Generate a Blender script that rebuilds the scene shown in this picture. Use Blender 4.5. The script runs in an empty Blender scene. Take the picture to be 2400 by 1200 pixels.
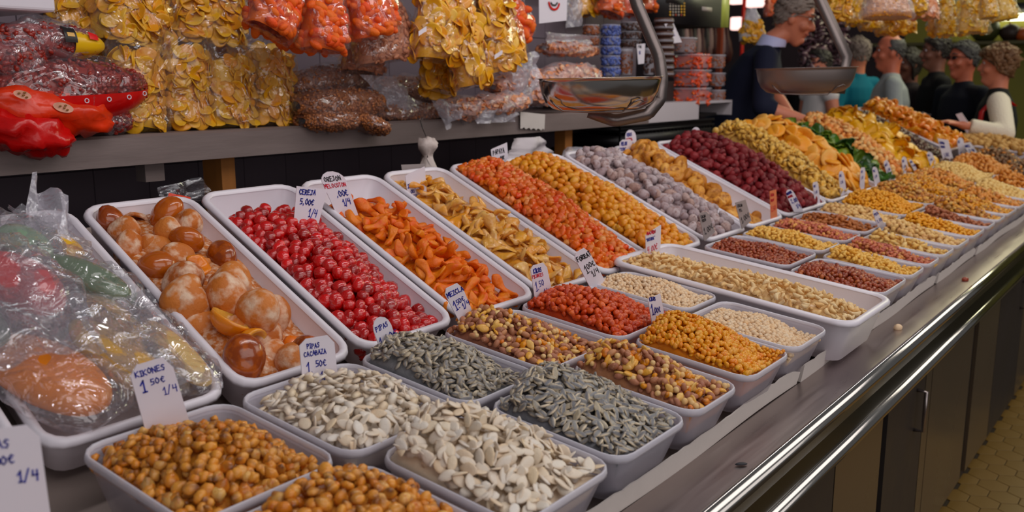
import bpy, bmesh, math, random
import numpy as np
from mathutils import Vector, Matrix

SC = bpy.context.scene
COL = SC.collection
rng = np.random.default_rng(7)
random.seed(7)

# ------------------------------------------------------------------ camera
# X runs along the counter (away to the right), Y across it towards the stall's back wall, Z up.
FPX, PITCH, YAW, CAMZ = 2142.0, math.radians(11.0), math.radians(37.2616), 1.5
_f = np.array([math.cos(YAW), math.sin(YAW), 0.0])
RIGHT = np.array([math.sin(YAW), -math.cos(YAW), 0.0])
FWD = _f * math.cos(PITCH) + np.array([0, 0, -math.sin(PITCH)])
UP = _f * math.sin(PITCH) + np.array([0, 0, math.cos(PITCH)])
CAM = np.array([0.0, 0.0, CAMZ])
cd = bpy.data.cameras.new('camera')
cam = bpy.data.objects.new('camera', cd)
COL.objects.link(cam)
cam.matrix_world = Matrix([[RIGHT[0], UP[0], -FWD[0], 0], [RIGHT[1], UP[1], -FWD[1], 0],
                           [RIGHT[2], UP[2], -FWD[2], CAMZ], [0, 0, 0, 1]])
cd.sensor_width = 36; cd.sensor_fit = 'HORIZONTAL'; cd.lens = FPX / 2400 * 36
cd.clip_start = 0.05; cd.clip_end = 60
cd.dof.use_dof = True; cd.dof.focus_distance = 1.75; cd.dof.aperture_fstop = 5.0
SC.camera = cam

# ------------------------------------------------------------------ light
SC.view_settings.view_transform = 'Standard'; SC.view_settings.look = 'None'
SC.view_settings.gamma = 1; SC.view_settings.use_curve_mapping = False
SC.view_settings.exposure = 0.0
w = bpy.data.worlds.new('hall_air'); SC.world = w; w.use_nodes = True
w.node_tree.nodes['Background'].inputs[0].default_value = (0.95, 0.97, 1.0, 1)
w.node_tree.nodes['Background'].inputs[1].default_value = 0.10
def area(name, loc, target, sx, sy, power, col=(1, 1, 1)):
    l = bpy.data.lights.new(name, 'AREA'); l.shape = 'RECTANGLE'; l.size = sx; l.size_y = sy
    l.energy = power; l.color = col
    o = bpy.data.objects.new(name, l); COL.objects.link(o)
    o.location = loc
    o.rotation_euler = (Vector(target) - Vector(loc)).to_track_quat('-Z', 'Y').to_euler()
    return o
area('hall_skylight', (1.2, -1.9, 3.9), (2.2, 1.2, 1.0), 5.0, 2.0, 60, (1.0, 0.95, 0.93))  # broad soft overhead light from the hall, its source unseen
area('hall_skylight', (5.6, -1.0, 3.6), (5.2, 1.3, 1.0), 3.0, 1.6, 34, (1.0, 0.95, 0.86))  # second overhead hall light, unseen, towards the far end
area('hall_daylight', (-.5, -4.6, 2.0), (2.4, 2.0, 1.0), 7.0, 2.4, 58, (1.0, 0.96, 0.95))  # added low fill behind the camera, lifts the dark wall under the shelf
area('stall_tube_light', (2.4, 0.95, 2.75), (2.4, 0.95, 0), 3.4, 0.10, 15, (1.0, 0.96, 0.95))
area('far_stall_light', (8.0, 0.9, 3.0), (6.6, 1.4, 1.5), 2.2, 1.0, 34, (1.0, 0.98, 0.62))

# ------------------------------------------------------------------ helpers
def ray(x, y): return RIGHT * (x - 1200) + UP * (600 - y) + FWD * FPX
def at(x, y, Y=None, X=None, Z=None):
    "point of the place seen at photo pixel x, y on the plane Y=, X= or Z="
    d = ray(x, y)
    t = Y / d[1] if Y is not None else (X / d[0] if X is not None else (Z - CAMZ) / d[2])
    return CAM + d * t
def lin(c): return tuple(((v / 255) / 12.92 if v / 255 <= 0.04045 else ((v / 255 + 0.055) / 1.055) ** 2.4) for v in c)
GAIN = 1.35
def alb(c, g=None):
    g = GAIN if g is None else g
    v = lin(c); lu = .3 * v[0] + .5 * v[1] + .2 * v[2]; v = [max(.002, lu + (x - lu) * 1.13) * g for x in v]; k = min(1.0, 0.80 / max(v)); return tuple(x * k for x in v) + (1,)
def nrm(v): v = np.array(v, float); return v / np.linalg.norm(v)

def tag(o, label=None, cat=None, group=None, kind=None):
    if label: o['label'] = label
    if cat: o['category'] = cat
    if group: o['group'] = group
    if kind: o['kind'] = kind
    return o
def mesh_of(name, V, F, mat=None, smooth=True, tone=None, rnd=None, loc=None):
    me = bpy.data.meshes.new(name)
    V = np.asarray(V, dtype=np.float32)
    if isinstance(F, np.ndarray):
        n = len(F); k = F.shape[1]
        me.vertices.add(len(V)); me.vertices.foreach_set('co', V.ravel())
        me.loops.add(n * k); me.loops.foreach_set('vertex_index', F.astype(np.int32).ravel())
        me.polygons.add(n); me.polygons.foreach_set('loop_start', np.arange(0, n * k, k, dtype=np.int32))
        me.update(calc_edges=True)
    else:
        me.from_pydata([tuple(map(float, v)) for v in V], [], F); me.update()
    if smooth and len(me.polygons): me.polygons.foreach_set('use_smooth', np.ones(len(me.polygons), dtype=bool))
    if tone is not None:
        a = me.attributes.new('tone', 'FLOAT', 'POINT'); a.data.foreach_set('value', np.asarray(tone, dtype=np.float32))
    if rnd is not None:
        a = me.attributes.new('rnd', 'FLOAT', 'POINT'); a.data.foreach_set('value', np.asarray(rnd, dtype=np.float32))
    if loc is not None:
        a = me.attributes.new('loc', 'FLOAT_VECTOR', 'POINT'); a.data.foreach_set('vector', np.asarray(loc, dtype=np.float32).ravel())
    if mat: me.materials.append(mat)
    return me
def link(name, me, parent=None, loc=None):
    o = bpy.data.objects.new(name, me); COL.objects.link(o)
    if loc is not None: o.location = loc
    if parent: o.parent = parent
    return o
def empty(name, loc=(0, 0, 0), rz=0):
    o = bpy.data.objects.new(name, None); COL.objects.link(o); o.location = loc; o.rotation_euler = (0, 0, rz)
    o.empty_display_size = 0.05
    return o
class MB:
    "collects shapes for ONE mesh object"
    def __init__(s): s.V = []; s.F = []; s.n = 0
    def add(s, V, F):
        s.V += [tuple(map(float, v)) for v in V]; s.F += [tuple(int(i) + s.n for i in f) for f in F]; s.n = len(s.V); return s
    def box(s, lo, hi):
        x0, y0, z0 = lo; x1, y1, z1 = hi
        return s.add([(x0, y0, z0), (x1, y0, z0), (x1, y1, z0), (x0, y1, z0), (x0, y0, z1), (x1, y0, z1), (x1, y1, z1), (x0, y1, z1)],
                     [(0, 3, 2, 1), (4, 5, 6, 7), (0, 1, 5, 4), (1, 2, 6, 5), (2, 3, 7, 6), (3, 0, 4, 7)])
    def obox(s, o, u, v, w_):
        "box from corner o and three edge vectors"
        o, u, v, w_ = map(lambda a: np.array(a, float), (o, u, v, w_))
        P = [o, o + u, o + u + v, o + v, o + w_, o + u + w_, o + u + v + w_, o + v + w_]
        return s.add(P, [(0, 3, 2, 1), (4, 5, 6, 7), (0, 1, 5, 4), (1, 2, 6, 5), (2, 3, 7, 6), (3, 0, 4, 7)])
    def tube(s, pts, r, n=10, cap=True):
        pts = [np.array(p, float) for p in pts]; rs = r if hasattr(r, '__len__') else [r] * len(pts)
        V = []; F = []
        ref = None
        for i, p in enumerate(pts):
            d = nrm(pts[min(i + 1, len(pts) - 1)] - pts[max(i - 1, 0)])
            if ref is None: ref = np.array([0, 0, 1.]) if abs(d[2]) < .9 else np.array([1., 0, 0])
            a = nrm(np.cross(d, ref)); b = np.cross(a, d); ref = b
            for k in range(n):
                t = 2 * math.pi * k / n; V.append(p + (a * math.cos(t) + b * math.sin(t)) * rs[i])
        for i in range(len(pts) - 1):
            for k in range(n): F.append((i * n + k, i * n + (k + 1) % n, (i + 1) * n + (k + 1) % n, (i + 1) * n + k))
        if cap: F.append(tuple(range(n))[::-1]); F.append(tuple(range((len(pts) - 1) * n, len(pts) * n)))
        return s.add(V, F)
    def ribbon(s, pts, up, wd, th):
        "flat bar through pts: width wd along vector up, thickness th"
        pts = [np.array(p, float) for p in pts]; V = []; F = []
        up = nrm(up)
        for i, p in enumerate(pts):
            d = nrm(pts[min(i + 1, len(pts) - 1)] - pts[max(i - 1, 0)]); n_ = nrm(np.cross(d, up))
            for a, b in ((-1, -1), (1, -1), (1, 1), (-1, 1)): V.append(p + up * a * wd / 2 + n_ * b * th / 2)
        for i in range(len(pts) - 1):
            for k in range(4): F.append((i * 4 + k, i * 4 + (k + 1) % 4, i * 4 + 4 + (k + 1) % 4, i * 4 + 4 + k))
        F.append((3, 2, 1, 0)); m = (len(pts) - 1) * 4; F.append((m, m + 1, m + 2, m + 3))
        return s.add(V, F)
    def lathe(s, prof, c=(0, 0, 0), n=24, sx=1, sy=1, p=2.0):
        V = []; F = []
        for (r, z) in prof:
            for k in range(n):
                t = 2 * math.pi * k / n; ct, st = math.cos(t), math.sin(t)
                e = 2 / p
                V.append((c[0] + r * sx * math.copysign(abs(ct) ** e, ct), c[1] + r * sy * math.copysign(abs(st) ** e, st), c[2] + z))
        for i in range(len(prof) - 1):
            for k in range(n): F.append((i * n + k, i * n + (k + 1) % n, (i + 1) * n + (k + 1) % n, (i + 1) * n + k))
        return s.add(V, F)
    def build(s, name, mat, parent=None, smooth=False, **kw):
        me = mesh_of(name, s.V, s.F, mat, smooth); o = link(name, me, parent)
        if smooth == 'auto':
            pass
        return tag(o, **kw) if kw else o

# ------------------------------------------------------------------ materials
def newmat(name):
    m = bpy.data.materials.new(name); m.use_nodes = True
    nt = m.node_tree; b = nt.nodes['Principled BSDF']
    return m, nt, b
def plain(name, c, rough=.5, metal=0, spec=.5, bump=0, bscale=80, var=0, vscale=6, coat=0, emit=None, estr=1, gain=None, stretch=None, alpha=None):
    m, nt, b = newmat(name)
    base = alb(c, gain)
    b.inputs['Base Color'].default_value = base; b.inputs['Roughness'].default_value = rough
    b.inputs['Metallic'].default_value = metal; b.inputs['Specular IOR Level'].default_value = spec
    b.inputs['Coat Weight'].default_value = coat
    if alpha is not None: b.inputs['Alpha'].default_value = alpha
    if emit: b.inputs['Emission Color'].default_value = lin(emit) + (1,); b.inputs['Emission Strength'].default_value = estr
    if bump or var:
        tc = nt.nodes.new('ShaderNodeTexCoord'); mp = nt.nodes.new('ShaderNodeMapping')
        nt.links.new(tc.outputs['Object'], mp.inputs[0])
        if stretch: mp.inputs['Scale'].default_value = stretch
    if var:
        n = nt.nodes.new('ShaderNodeTexNoise'); n.inputs['Scale'].default_value = vscale; n.inputs['Detail'].default_value = 5
        nt.links.new(mp.outputs[0], n.inputs['Vector'])
        mx = nt.nodes.new('ShaderNodeMix'); mx.data_type = 'RGBA'
        mx.inputs[6].default_value = tuple(v * (1 - var) for v in base[:3]) + (1,)
        mx.inputs[7].default_value = tuple(min(1, v * (1 + var)) for v in base[:3]) + (1,)
        nt.links.new(n.outputs[0], mx.inputs[0]); nt.links.new(mx.outputs[2], b.inputs['Base Color'])
        r = nt.nodes.new('ShaderNodeMapRange'); r.inputs['To Min'].default_value = max(.02, rough - .12); r.inputs['To Max'].default_value = min(1, rough + .15)
        nt.links.new(n.outputs[0], r.inputs['Value']); nt.links.new(r.outputs[0], b.inputs['Roughness'])
    if bump:
        n2 = nt.nodes.new('ShaderNodeTexNoise'); n2.inputs['Scale'].default_value = bscale; n2.inputs['Detail'].default_value = 4
        nt.links.new(mp.outputs[0], n2.inputs['Vector'])
        bp = nt.nodes.new('ShaderNodeBump'); bp.inputs['Strength'].default_value = bump; bp.inputs['Distance'].default_value = .004
        nt.links.new(n2.outputs[0], bp.inputs['Height']); nt.links.new(bp.outputs[0], b.inputs['Normal'])
    return m
def piece_mat(name, cols, rough=.5, tonecol=None, spot=None, spotscale=1.6, spotlo=.5, spothi=.62, sss=0, coat=0, bump=.25, bscale=3.5, spec=.4, gain=None, trans=0):
    "colour picked per piece (object random + rnd attribute), 'tone' attribute mixes a second colour, noise spots a third"
    m, nt, b = newmat(name); N = nt.nodes; L = nt.links
    oi = N.new('ShaderNodeObjectInfo'); at_ = N.new('ShaderNodeAttribute'); at_.attribute_name = 'rnd'
    ad = N.new('ShaderNodeMath'); ad.operation = 'ADD'; fr = N.new('ShaderNodeMath'); fr.operation = 'FRACT'
    L.new(oi.outputs['Random'], ad.inputs[0]); L.new(at_.outputs['Fac'], ad.inputs[1]); L.new(ad.outputs[0], fr.inputs[0])
    cr = N.new('ShaderNodeValToRGB'); L.new(fr.outputs[0], cr.inputs[0])
    el = cr.color_ramp.elements
    while len(el) < len(cols): el.new(.5)
    for i, c in enumerate(cols): el[i].position = i / max(1, len(cols) - 1); el[i].color = alb(c, gain)
    out = cr.outputs[0]
    la = N.new('ShaderNodeAttribute'); la.attribute_name = 'loc'; tc = N.new('ShaderNodeVectorMath'); tc.operation = 'ADD'
    cx_ = N.new('ShaderNodeCombineXYZ'); ml = N.new('ShaderNodeMath'); ml.operation = 'MULTIPLY'; ml.inputs[1].default_value = 37; L.new(fr.outputs[0], ml.inputs[0]); L.new(ml.outputs[0], cx_.inputs[0])
    L.new(la.outputs['Vector'], tc.inputs[0]); L.new(cx_.outputs[0], tc.inputs[1])
    if tonecol:
        ta = N.new('ShaderNodeAttribute'); ta.attribute_name = 'tone'
        mx = N.new('ShaderNodeMix'); mx.data_type = 'RGBA'; mx.inputs[7].default_value = alb(tonecol, gain)
        L.new(ta.outputs['Fac'], mx.inputs[0]); L.new(out, mx.inputs[6]); out = mx.outputs[2]
    if spot:
        n = N.new('ShaderNodeTexNoise'); n.inputs['Scale'].default_value = spotscale; n.inputs['Detail'].default_value = 4
        L.new(tc.outputs[0], n.inputs['Vector'])
        mr = N.new('ShaderNodeMapRange'); mr.inputs['From Min'].default_value = spotlo; mr.inputs['From Max'].default_value = spothi
        L.new(n.outputs[0], mr.inputs['Value'])
        mx = N.new('ShaderNodeMix'); mx.data_type = 'RGBA'; mx.inputs[7].default_value = alb(spot, gain)
        L.new(mr.outputs[0], mx.inputs[0]); L.new(out, mx.inputs[6]); out = mx.outputs[2]
    L.new(out, b.inputs['Base Color'])
    b.inputs['Roughness'].default_value = rough; b.inputs['Coat Weight'].default_value = coat; b.inputs['Specular IOR Level'].default_value = spec
    if sss:
        b.inputs['Subsurface Weight'].default_value = sss; b.inputs['Subsurface Radius'].default_value = (.012, .006, .004); b.inputs['Subsurface Scale'].default_value = 1
    if bump:
        n2 = N.new('ShaderNodeTexNoise'); n2.inputs['Scale'].default_value = bscale; n2.inputs['Detail'].default_value = 3
        L.new(tc.outputs[0], n2.inputs['Vector'])
        bp = N.new('ShaderNodeBump'); bp.inputs['Strength'].default_value = bump; bp.inputs['Distance'].default_value = .0025
        L.new(n2.outputs[0], bp.inputs['Height']); L.new(bp.outputs[0], b.inputs['Normal'])
    return m
def film_mat(name, haze=.08, tint=(1, 1, 1), gloss=.30, rough=.12, bscale=22, hazecol=(200, 195, 205), bst=.9):
    m, nt, b = newmat(name); N = nt.nodes; L = nt.links; N.remove(b)
    out = N['Material Output']
    tr = N.new('ShaderNodeBsdfTransparent'); tr.inputs[0].default_value = tint + (1,)
    gl = N.new('ShaderNodeBsdfGlossy'); gl.inputs['Roughness'].default_value = rough; gl.inputs[0].default_value = (.95, .95, .98, 1)
    df = N.new('ShaderNodeBsdfDiffuse'); df.inputs[0].default_value = alb(hazecol)
    tc = N.new('ShaderNodeTexCoord')
    n1 = N.new('ShaderNodeTexNoise'); n1.inputs['Scale'].default_value = bscale; n1.inputs['Detail'].default_value = 3; n1.inputs['Distortion'].default_value = 1.2
    v1 = N.new('ShaderNodeTexVoronoi'); v1.feature = 'DISTANCE_TO_EDGE'; v1.inputs['Scale'].default_value = bscale * 1.3
    L.new(tc.outputs['Object'], n1.inputs['Vector'])
    mixv = N.new('ShaderNodeVectorMath'); mixv.operation = 'ADD'; L.new(tc.outputs['Object'], mixv.inputs[0])
    sc_ = N.new('ShaderNodeVectorMath'); sc_.operation = 'SCALE'; sc_.inputs['Scale'].default_value = .05; L.new(n1.outputs['Color'], sc_.inputs[0]); L.new(sc_.outputs[0], mixv.inputs[1])
    L.new(mixv.outputs[0], v1.inputs['Vector'])
    ad = N.new('ShaderNodeMath'); ad.operation = 'ADD'; L.new(n1.outputs[0], ad.inputs[0]); L.new(v1.outputs[0], ad.inputs[1])
    bp = N.new('ShaderNodeBump'); bp.inputs['Strength'].default_value = bst; bp.inputs['Distance'].default_value = .02
    L.new(ad.outputs[0], bp.inputs['Height']); L.new(bp.outputs[0], gl.inputs['Normal'])
    lw = N.new('ShaderNodeLayerWeight'); lw.inputs[0].default_value = .35; L.new(bp.outputs[0], lw.inputs['Normal'])
    mr = N.new('ShaderNodeMapRange'); mr.inputs['To Min'].default_value = gloss * .35; mr.inputs['To Max'].default_value = min(.9, gloss * 2)
    L.new(lw.outputs['Facing'], mr.inputs['Value'])
    m1 = N.new('ShaderNodeMixShader'); m1.inputs[0].default_value = haze; L.new(tr.outputs[0], m1.inputs[1]); L.new(df.outputs[0], m1.inputs[2])
    m2 = N.new('ShaderNodeMixShader'); L.new(mr.outputs[0], m2.inputs[0]); L.new(m1.outputs[0], m2.inputs[1]); L.new(gl.outputs[0], m2.inputs[2])
    L.new(m2.outputs[0], out.inputs[0])
    return m
M = {}
M['white_tray'] = plain('white_plastic', (212, 206, 214), .32, spec=.5, var=.04, vscale=9, gain=1.25)
M['clear_tub'] = plain('frosted_plastic', (205, 200, 212), .30, spec=.6, gain=1.25, alpha=.36, bump=.1, bscale=30)
M['clear_rim'] = plain('frosted_plastic_rim', (214, 210, 220), .28, spec=.6, gain=1.25, alpha=.72)
M['lid'] = plain('clear_lid', (190, 190, 200), .15, spec=.7, alpha=.35)
M['steel'] = plain('brushed_steel', (150, 140, 138), .30, metal=1, var=.12, vscale=3, stretch=(1, 20, 20), gain=1.3)
M['polish'] = plain('polished_steel', (190, 185, 180), .14, metal=1, bump=.12, bscale=6, gain=1.1)
M['pan'] = plain('pan_steel', (190, 182, 178), .16, metal=1, bump=.05, bscale=8, gain=1.0)
M['strap'] = plain('strap_steel', (120, 110, 108), .34, metal=.9, gain=1.0)
M['dull_pan'] = plain('dull_pan_steel', (140, 130, 128), .42, metal=.9, gain=1.0)
M['shelf'] = plain('shelf_metal', (118, 106, 104), .45, metal=.35, var=.15, vscale=5, stretch=(1, 6, 6), bump=.1, bscale=20)
M['tile'] = plain('wall_tile', (98, 88, 96), .35, spec=.4, var=.06, vscale=2)
M['grout'] = plain('dark_grout', (30, 26, 28), .9)
M['wood'] = plain('pine_wood', (150, 98, 55), .6, var=.2, vscale=7, stretch=(8, 8, 1))
M['board'] = plain('worn_board', (120, 108, 104), .7, var=.15, vscale=10)
M['card_strip'] = plain('white_card_strip', (188, 180, 176), .6, var=.06, vscale=14, bump=.2, bscale=40, gain=1.2)
M['card'] = plain('price_card', (206, 200, 210), .55, gain=1.35)
M['card_grey'] = plain('grey_price_card', (140, 130, 130), .6)
M['card_orange'] = plain('orange_price_card', (235, 140, 100), .6)
M['blue_ink'] = plain('blue_ink', (38, 44, 140), .6, gain=1.2)
M['red_ink'] = plain('red_ink', (190, 40, 60), .6)
M['black_ink'] = plain('black_ink', (30, 28, 34), .6)
M['cab_dark'] = plain('dark_cabinet', (48, 42, 40), .45, metal=.3, var=.1)
M['fascia'] = plain('dark_fascia_steel', (84, 86, 84), .24, metal=1, gain=1.0, bump=.15, bscale=5)
M['cab_steel'] = plain('cabinet_steel', (112, 98, 84), .26, metal=.8, var=.12, vscale=2)
M['floor_tile'] = plain('ochre_floor_tile', (108, 84, 46), .38, var=.18, vscale=5)
M['floor_grout'] = plain('floor_grout', (48, 38, 24), .8)
M['black'] = plain('black_plastic', (26, 24, 26), .45)
M['white_paint'] = plain('white_paint', (176, 168, 172), .5, var=.04)
M['film'] = film_mat('bag_film', haze=.03, gloss=.17, bscale=10, rough=.10, bst=1.2)
M['film_hazy'] = film_mat('cellophane', haze=.09, gloss=.21, bscale=14, rough=.10, bst=1.1)
M['film_thin'] = film_mat('thin_bag_film', haze=.25, gloss=.14, bscale=16, rough=.25)
M['red_film'] = plain('red_printed_film', (176, 34, 24), .25, var=.35, vscale=14, bump=.5, bscale=28)
M['orange_film'] = plain('orange_printed_film', (216, 66, 26), .25, var=.35, vscale=14, bump=.5, bscale=28)
M['emblem'] = plain('printed_emblem', (226, 168, 146), .4, var=.3, vscale=60)
M['skin'] = plain('skin', (186, 118, 96), .5, var=.05, vscale=12, gain=1.25)
M['skin_dark'] = plain('skin_shade', (112, 72, 60), .5, gain=1.25)  # one even, darker skin colour
M['tube_glow'] = plain('lit_tube', (250, 250, 230), .5, emit=(255, 255, 215), estr=5)
M['pink_glow'] = plain('lit_pink_lamp', (250, 220, 220), .5, emit=(255, 208, 200), estr=1.6)

# ------------------------------------------------------------------ small food pieces (unit-sized prototypes)
def ico(sub):
    bm = bmesh.new(); bmesh.ops.create_icosphere(bm, subdivisions=sub, radius=1)
    V = np.array([v.co[:] for v in bm.verts]); F = np.array([[v.index for v in f.verts] for f in bm.faces]); bm.free()
    return V, F
ICO = {k: ico(k) for k in (1, 2, 3)}
def bumps(V, r, k=5, amp=.12):
    d = V / np.maximum(1e-6, np.linalg.norm(V, axis=1))[:, None]; out = np.zeros(len(V))
    for _ in range(k):
        c = r.normal(size=3); c /= np.linalg.norm(c); out += r.uniform(-1, 1) * np.exp(-((1 - d @ c) * r.uniform(2, 5)))
    return V * (1 + amp * out)[:, None]
def P_blob(sub, sc, amp=.12, k=6):
    def f(r):
        V, F = ICO[sub]; V = bumps(V, r, k, amp) * np.array(sc); return V, F, np.zeros(len(V))
    return f
def P_kernel(sub):
    def f(r):
        V, F = ICO[sub]; V = bumps(V, r, 6, .20); t = V[:, 0].copy(); sc = r.uniform(.72, 1.08, 3)
        s = np.where(t < 0, 1 + .5 * t, 1.0); V = V * np.array([1, .88, .66]) * sc; V[:, 1] *= s; V[:, 2] *= s
        V[:, 2] -= r.uniform(.05, .25) * np.exp(-(V[:, 1] / .22) ** 2) * np.clip(V[:, 2], 0, 1) * (t > -.4)
        tone = np.clip(1.2 - np.abs(t + .8) * 1.8, 0, 1) * r.uniform(.5, 1) + .5 * np.exp(-(V[:, 1] / .16) ** 2) * (V[:, 2] > 0) * r.uniform(0, 1)
        return V, F, np.clip(tone, 0, 1)
    return f
def P_seed(sub, wd, th, stripe=False):
    def f(r):
        V, F = ICO[sub]; t = V[:, 0].copy(); y = V[:, 1].copy()
        V = V * np.array([1, wd, th]); k = np.where(t > 0, 1 - .55 * t ** 1.6, 1.0); V[:, 1] *= k
        V[:, 2] += r.uniform(-.12, .12) * t ** 2
        tone = np.clip(np.abs(y) * 2.2 - .95, 0, 1) if stripe else np.clip(np.abs(y) * 1.2 - .75, 0, .5)
        return V, F, tone
    return f
def P_cashew(sub):
    def f(r):
        V, F = ICO[sub]; t = V[:, 0].copy(); V = V * np.array([1, .42, .38]); V[:, 1] *= (1 + .18 * t); V[:, 2] *= (1 + .18 * t)
        V[:, 1] += .55 * t * t - .2; V[:, 0] *= .92
        return V, F, np.zeros(len(V))
    return f
def P_dice():
    bm = bmesh.new(); bmesh.ops.create_cube(bm, size=1.5)
    bmesh.ops.bevel(bm, geom=bm.edges[:], offset=.22, segments=1, affect='EDGES', profile=.6)
    bmesh.ops.triangulate(bm, faces=bm.faces[:])
    V0 = np.array([v.co[:] for v in bm.verts]); F0 = np.array([[v.index for v in f.verts] for f in bm.faces]); bm.free()
    def f(r):
        V = V0 * r.uniform(.7, 1.15, 3) + r.normal(0, .07, V0.shape); V[:, 0] += V[:, 1] * r.uniform(-.25, .25)
        return V, F0, np.zeros(len(V))
    return f
def P_strip(nl=11, nr=10, wd=.34, th=.2, curl=.7, ruff=.15):
    def f(r):
        V = []; F = []; cu = r.uniform(-curl, curl); tw = r.uniform(-1, 1) * (1.0 + .6 * (wd == .36)); ph = r.uniform(0, 6); p2 = r.uniform(0, 6); w2 = wd * r.uniform(.7, 1.25)
        for i in range(nl):
            t = i / (nl - 1) * 2 - 1; en = max(.06, 1 - abs(t) ** 6) ** .5; w_ = w2 * en * (1 + ruff * math.sin(ph + t * 4)); h = th * en * (1 + ruff * math.sin(p2 + t * 6))
            a = tw * t; c = np.array([t * (1 - .12 * cu * cu), cu * .55 * t * t, .22 * math.sin(ph + 2.4 * t)])
            for k in range(nr):
                u = 2 * math.pi * k / nr; y = w_ * math.cos(u) * (1 + ruff * .8 * math.sin(3 * u + p2 + 2 * t)); z = h * math.sin(u) + .45 * w_ * math.cos(u) ** 2 * math.cos(ph)
                V.append(c + np.array([0, y * math.cos(a) - z * math.sin(a), y * math.sin(a) + z * math.cos(a)]))
        for i in range(nl - 1):
            for k in range(nr):
                a0 = i * nr + k; b0 = i * nr + (k + 1) % nr; F.append((a0, b0, b0 + nr)); F.append((a0, b0 + nr, a0 + nr))
        V.append(np.mean(V[:nr], axis=0)); V.append(np.mean(V[(nl - 1) * nr:nl * nr], axis=0)); n0 = nl * nr
        for k in range(nr):
            F.append((n0, (k + 1) % nr, k)); F.append((n0 + 1, (nl - 1) * nr + k, (nl - 1) * nr + (k + 1) % nr))
        return np.array(V), np.array(F), np.zeros(len(V))
    return f
def P_disc(sub, th=.16, curl=.12, dimple=0, rough=.06):
    def f(r):
        V, F = ICO[sub]; V = bumps(V, r, 4, rough); x, y = V[:, 0] * 1.0, V[:, 1] * r.uniform(.72, 1); rr = np.hypot(x, y)
        z = np.sign(V[:, 2]) * np.abs(V[:, 2]) ** .6 * th
        if dimple: z = z - np.sign(V[:, 2]) * dimple * np.exp(-(rr / .35) ** 2)
        z = z + curl * (x * x * r.uniform(-1, 1) + x * y * r.uniform(-1, 1))
        return np.stack([x, y, z], 1), F, np.exp(-(rr / .45) ** 2)
    return f
def P_berry(sub=2):
    def f(r):
        V, F = ICO[sub]; d = V.copy()
        V = V * (1 + .10 * np.sin(d[:, 0] * 9 + r.uniform(0, 6)) * np.sin(d[:, 1] * 9) * np.cos(d[:, 2] * 8))[:, None] * np.array([1, .85, .8])
        return V, F, np.zeros(len(V))
    return f
def P_sheet(n=6, th=.05, amp=.35):
    def f(r):
        g = np.linspace(-1, 1, n); V = []; a = r.uniform(0, 6, 4)
        for s in (1, -1):
            for i in g:
                for j in g:
                    q = (1 - .18 * abs(i * j)); z = amp * (math.sin(2.2 * i + a[0]) * .6 + math.sin(2.6 * j + a[1]) * .5 + .3 * math.sin(4 * i * j + a[2]))
                    V.append((i * q, j * .7 * q * (1 + .12 * math.sin(6 * i + a[3])), z + s * th))
        F = []; m = n * n
        for i in range(n - 1):
            for j in range(n - 1):
                q = i * n + j; F += [(q, q + n, q + n + 1), (q, q + n + 1, q + 1), (m + q, m + q + n + 1, m + q + n), (m + q, m + q + 1, m + q + n + 1)]
        rim = [i * n for i in range(n)] + [(n - 1) * n + j for j in range(1, n)] + [i * n + n - 1 for i in range(n - 2, -1, -1)] + [j for j in range(n - 2, 0, -1)]
        for q in range(len(rim)):
            a_, b_ = rim[q], rim[(q + 1) % len(rim)]; F += [(a_, b_, m + b_), (a_, m + b_, m + a_)]
        return np.array(V, float), np.array(F), np.zeros(len(V))
    return f
def P_cup(n=14):
    def f(r):
        V = []; F = []; ph = [0.05, .35, .7, 1.05, 1.4]
        prof = [(math.sin(p) * 1.0, -math.cos(p) * .8) for p in ph] + [(.98, -.02), (.82, 0)] + [(math.sin(p) * .78, -math.cos(p) * .6) for p in (1.3, .9, .5, .05)]
        for (R_, z) in prof:
            for k in range(n):
                t = 2 * math.pi * k / n; q = 1 + .06 * math.sin(3 * t + 1); V.append((R_ * q * math.cos(t), R_ * q * .85 * math.sin(t), z))
        for i in range(len(prof) - 1):
            for k in range(n):
                a_ = i * n + k; b_ = i * n + (k + 1) % n; F += [(a_, b_, b_ + n), (a_, b_ + n, a_ + n)]
        V = np.array(V); V = V + r.normal(0, .015, V.shape)
        tone = np.repeat([0] * 5 + [.3, 1] + [1] * 4, n).astype(float)
        return V, np.array(F), tone
    return f

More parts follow.
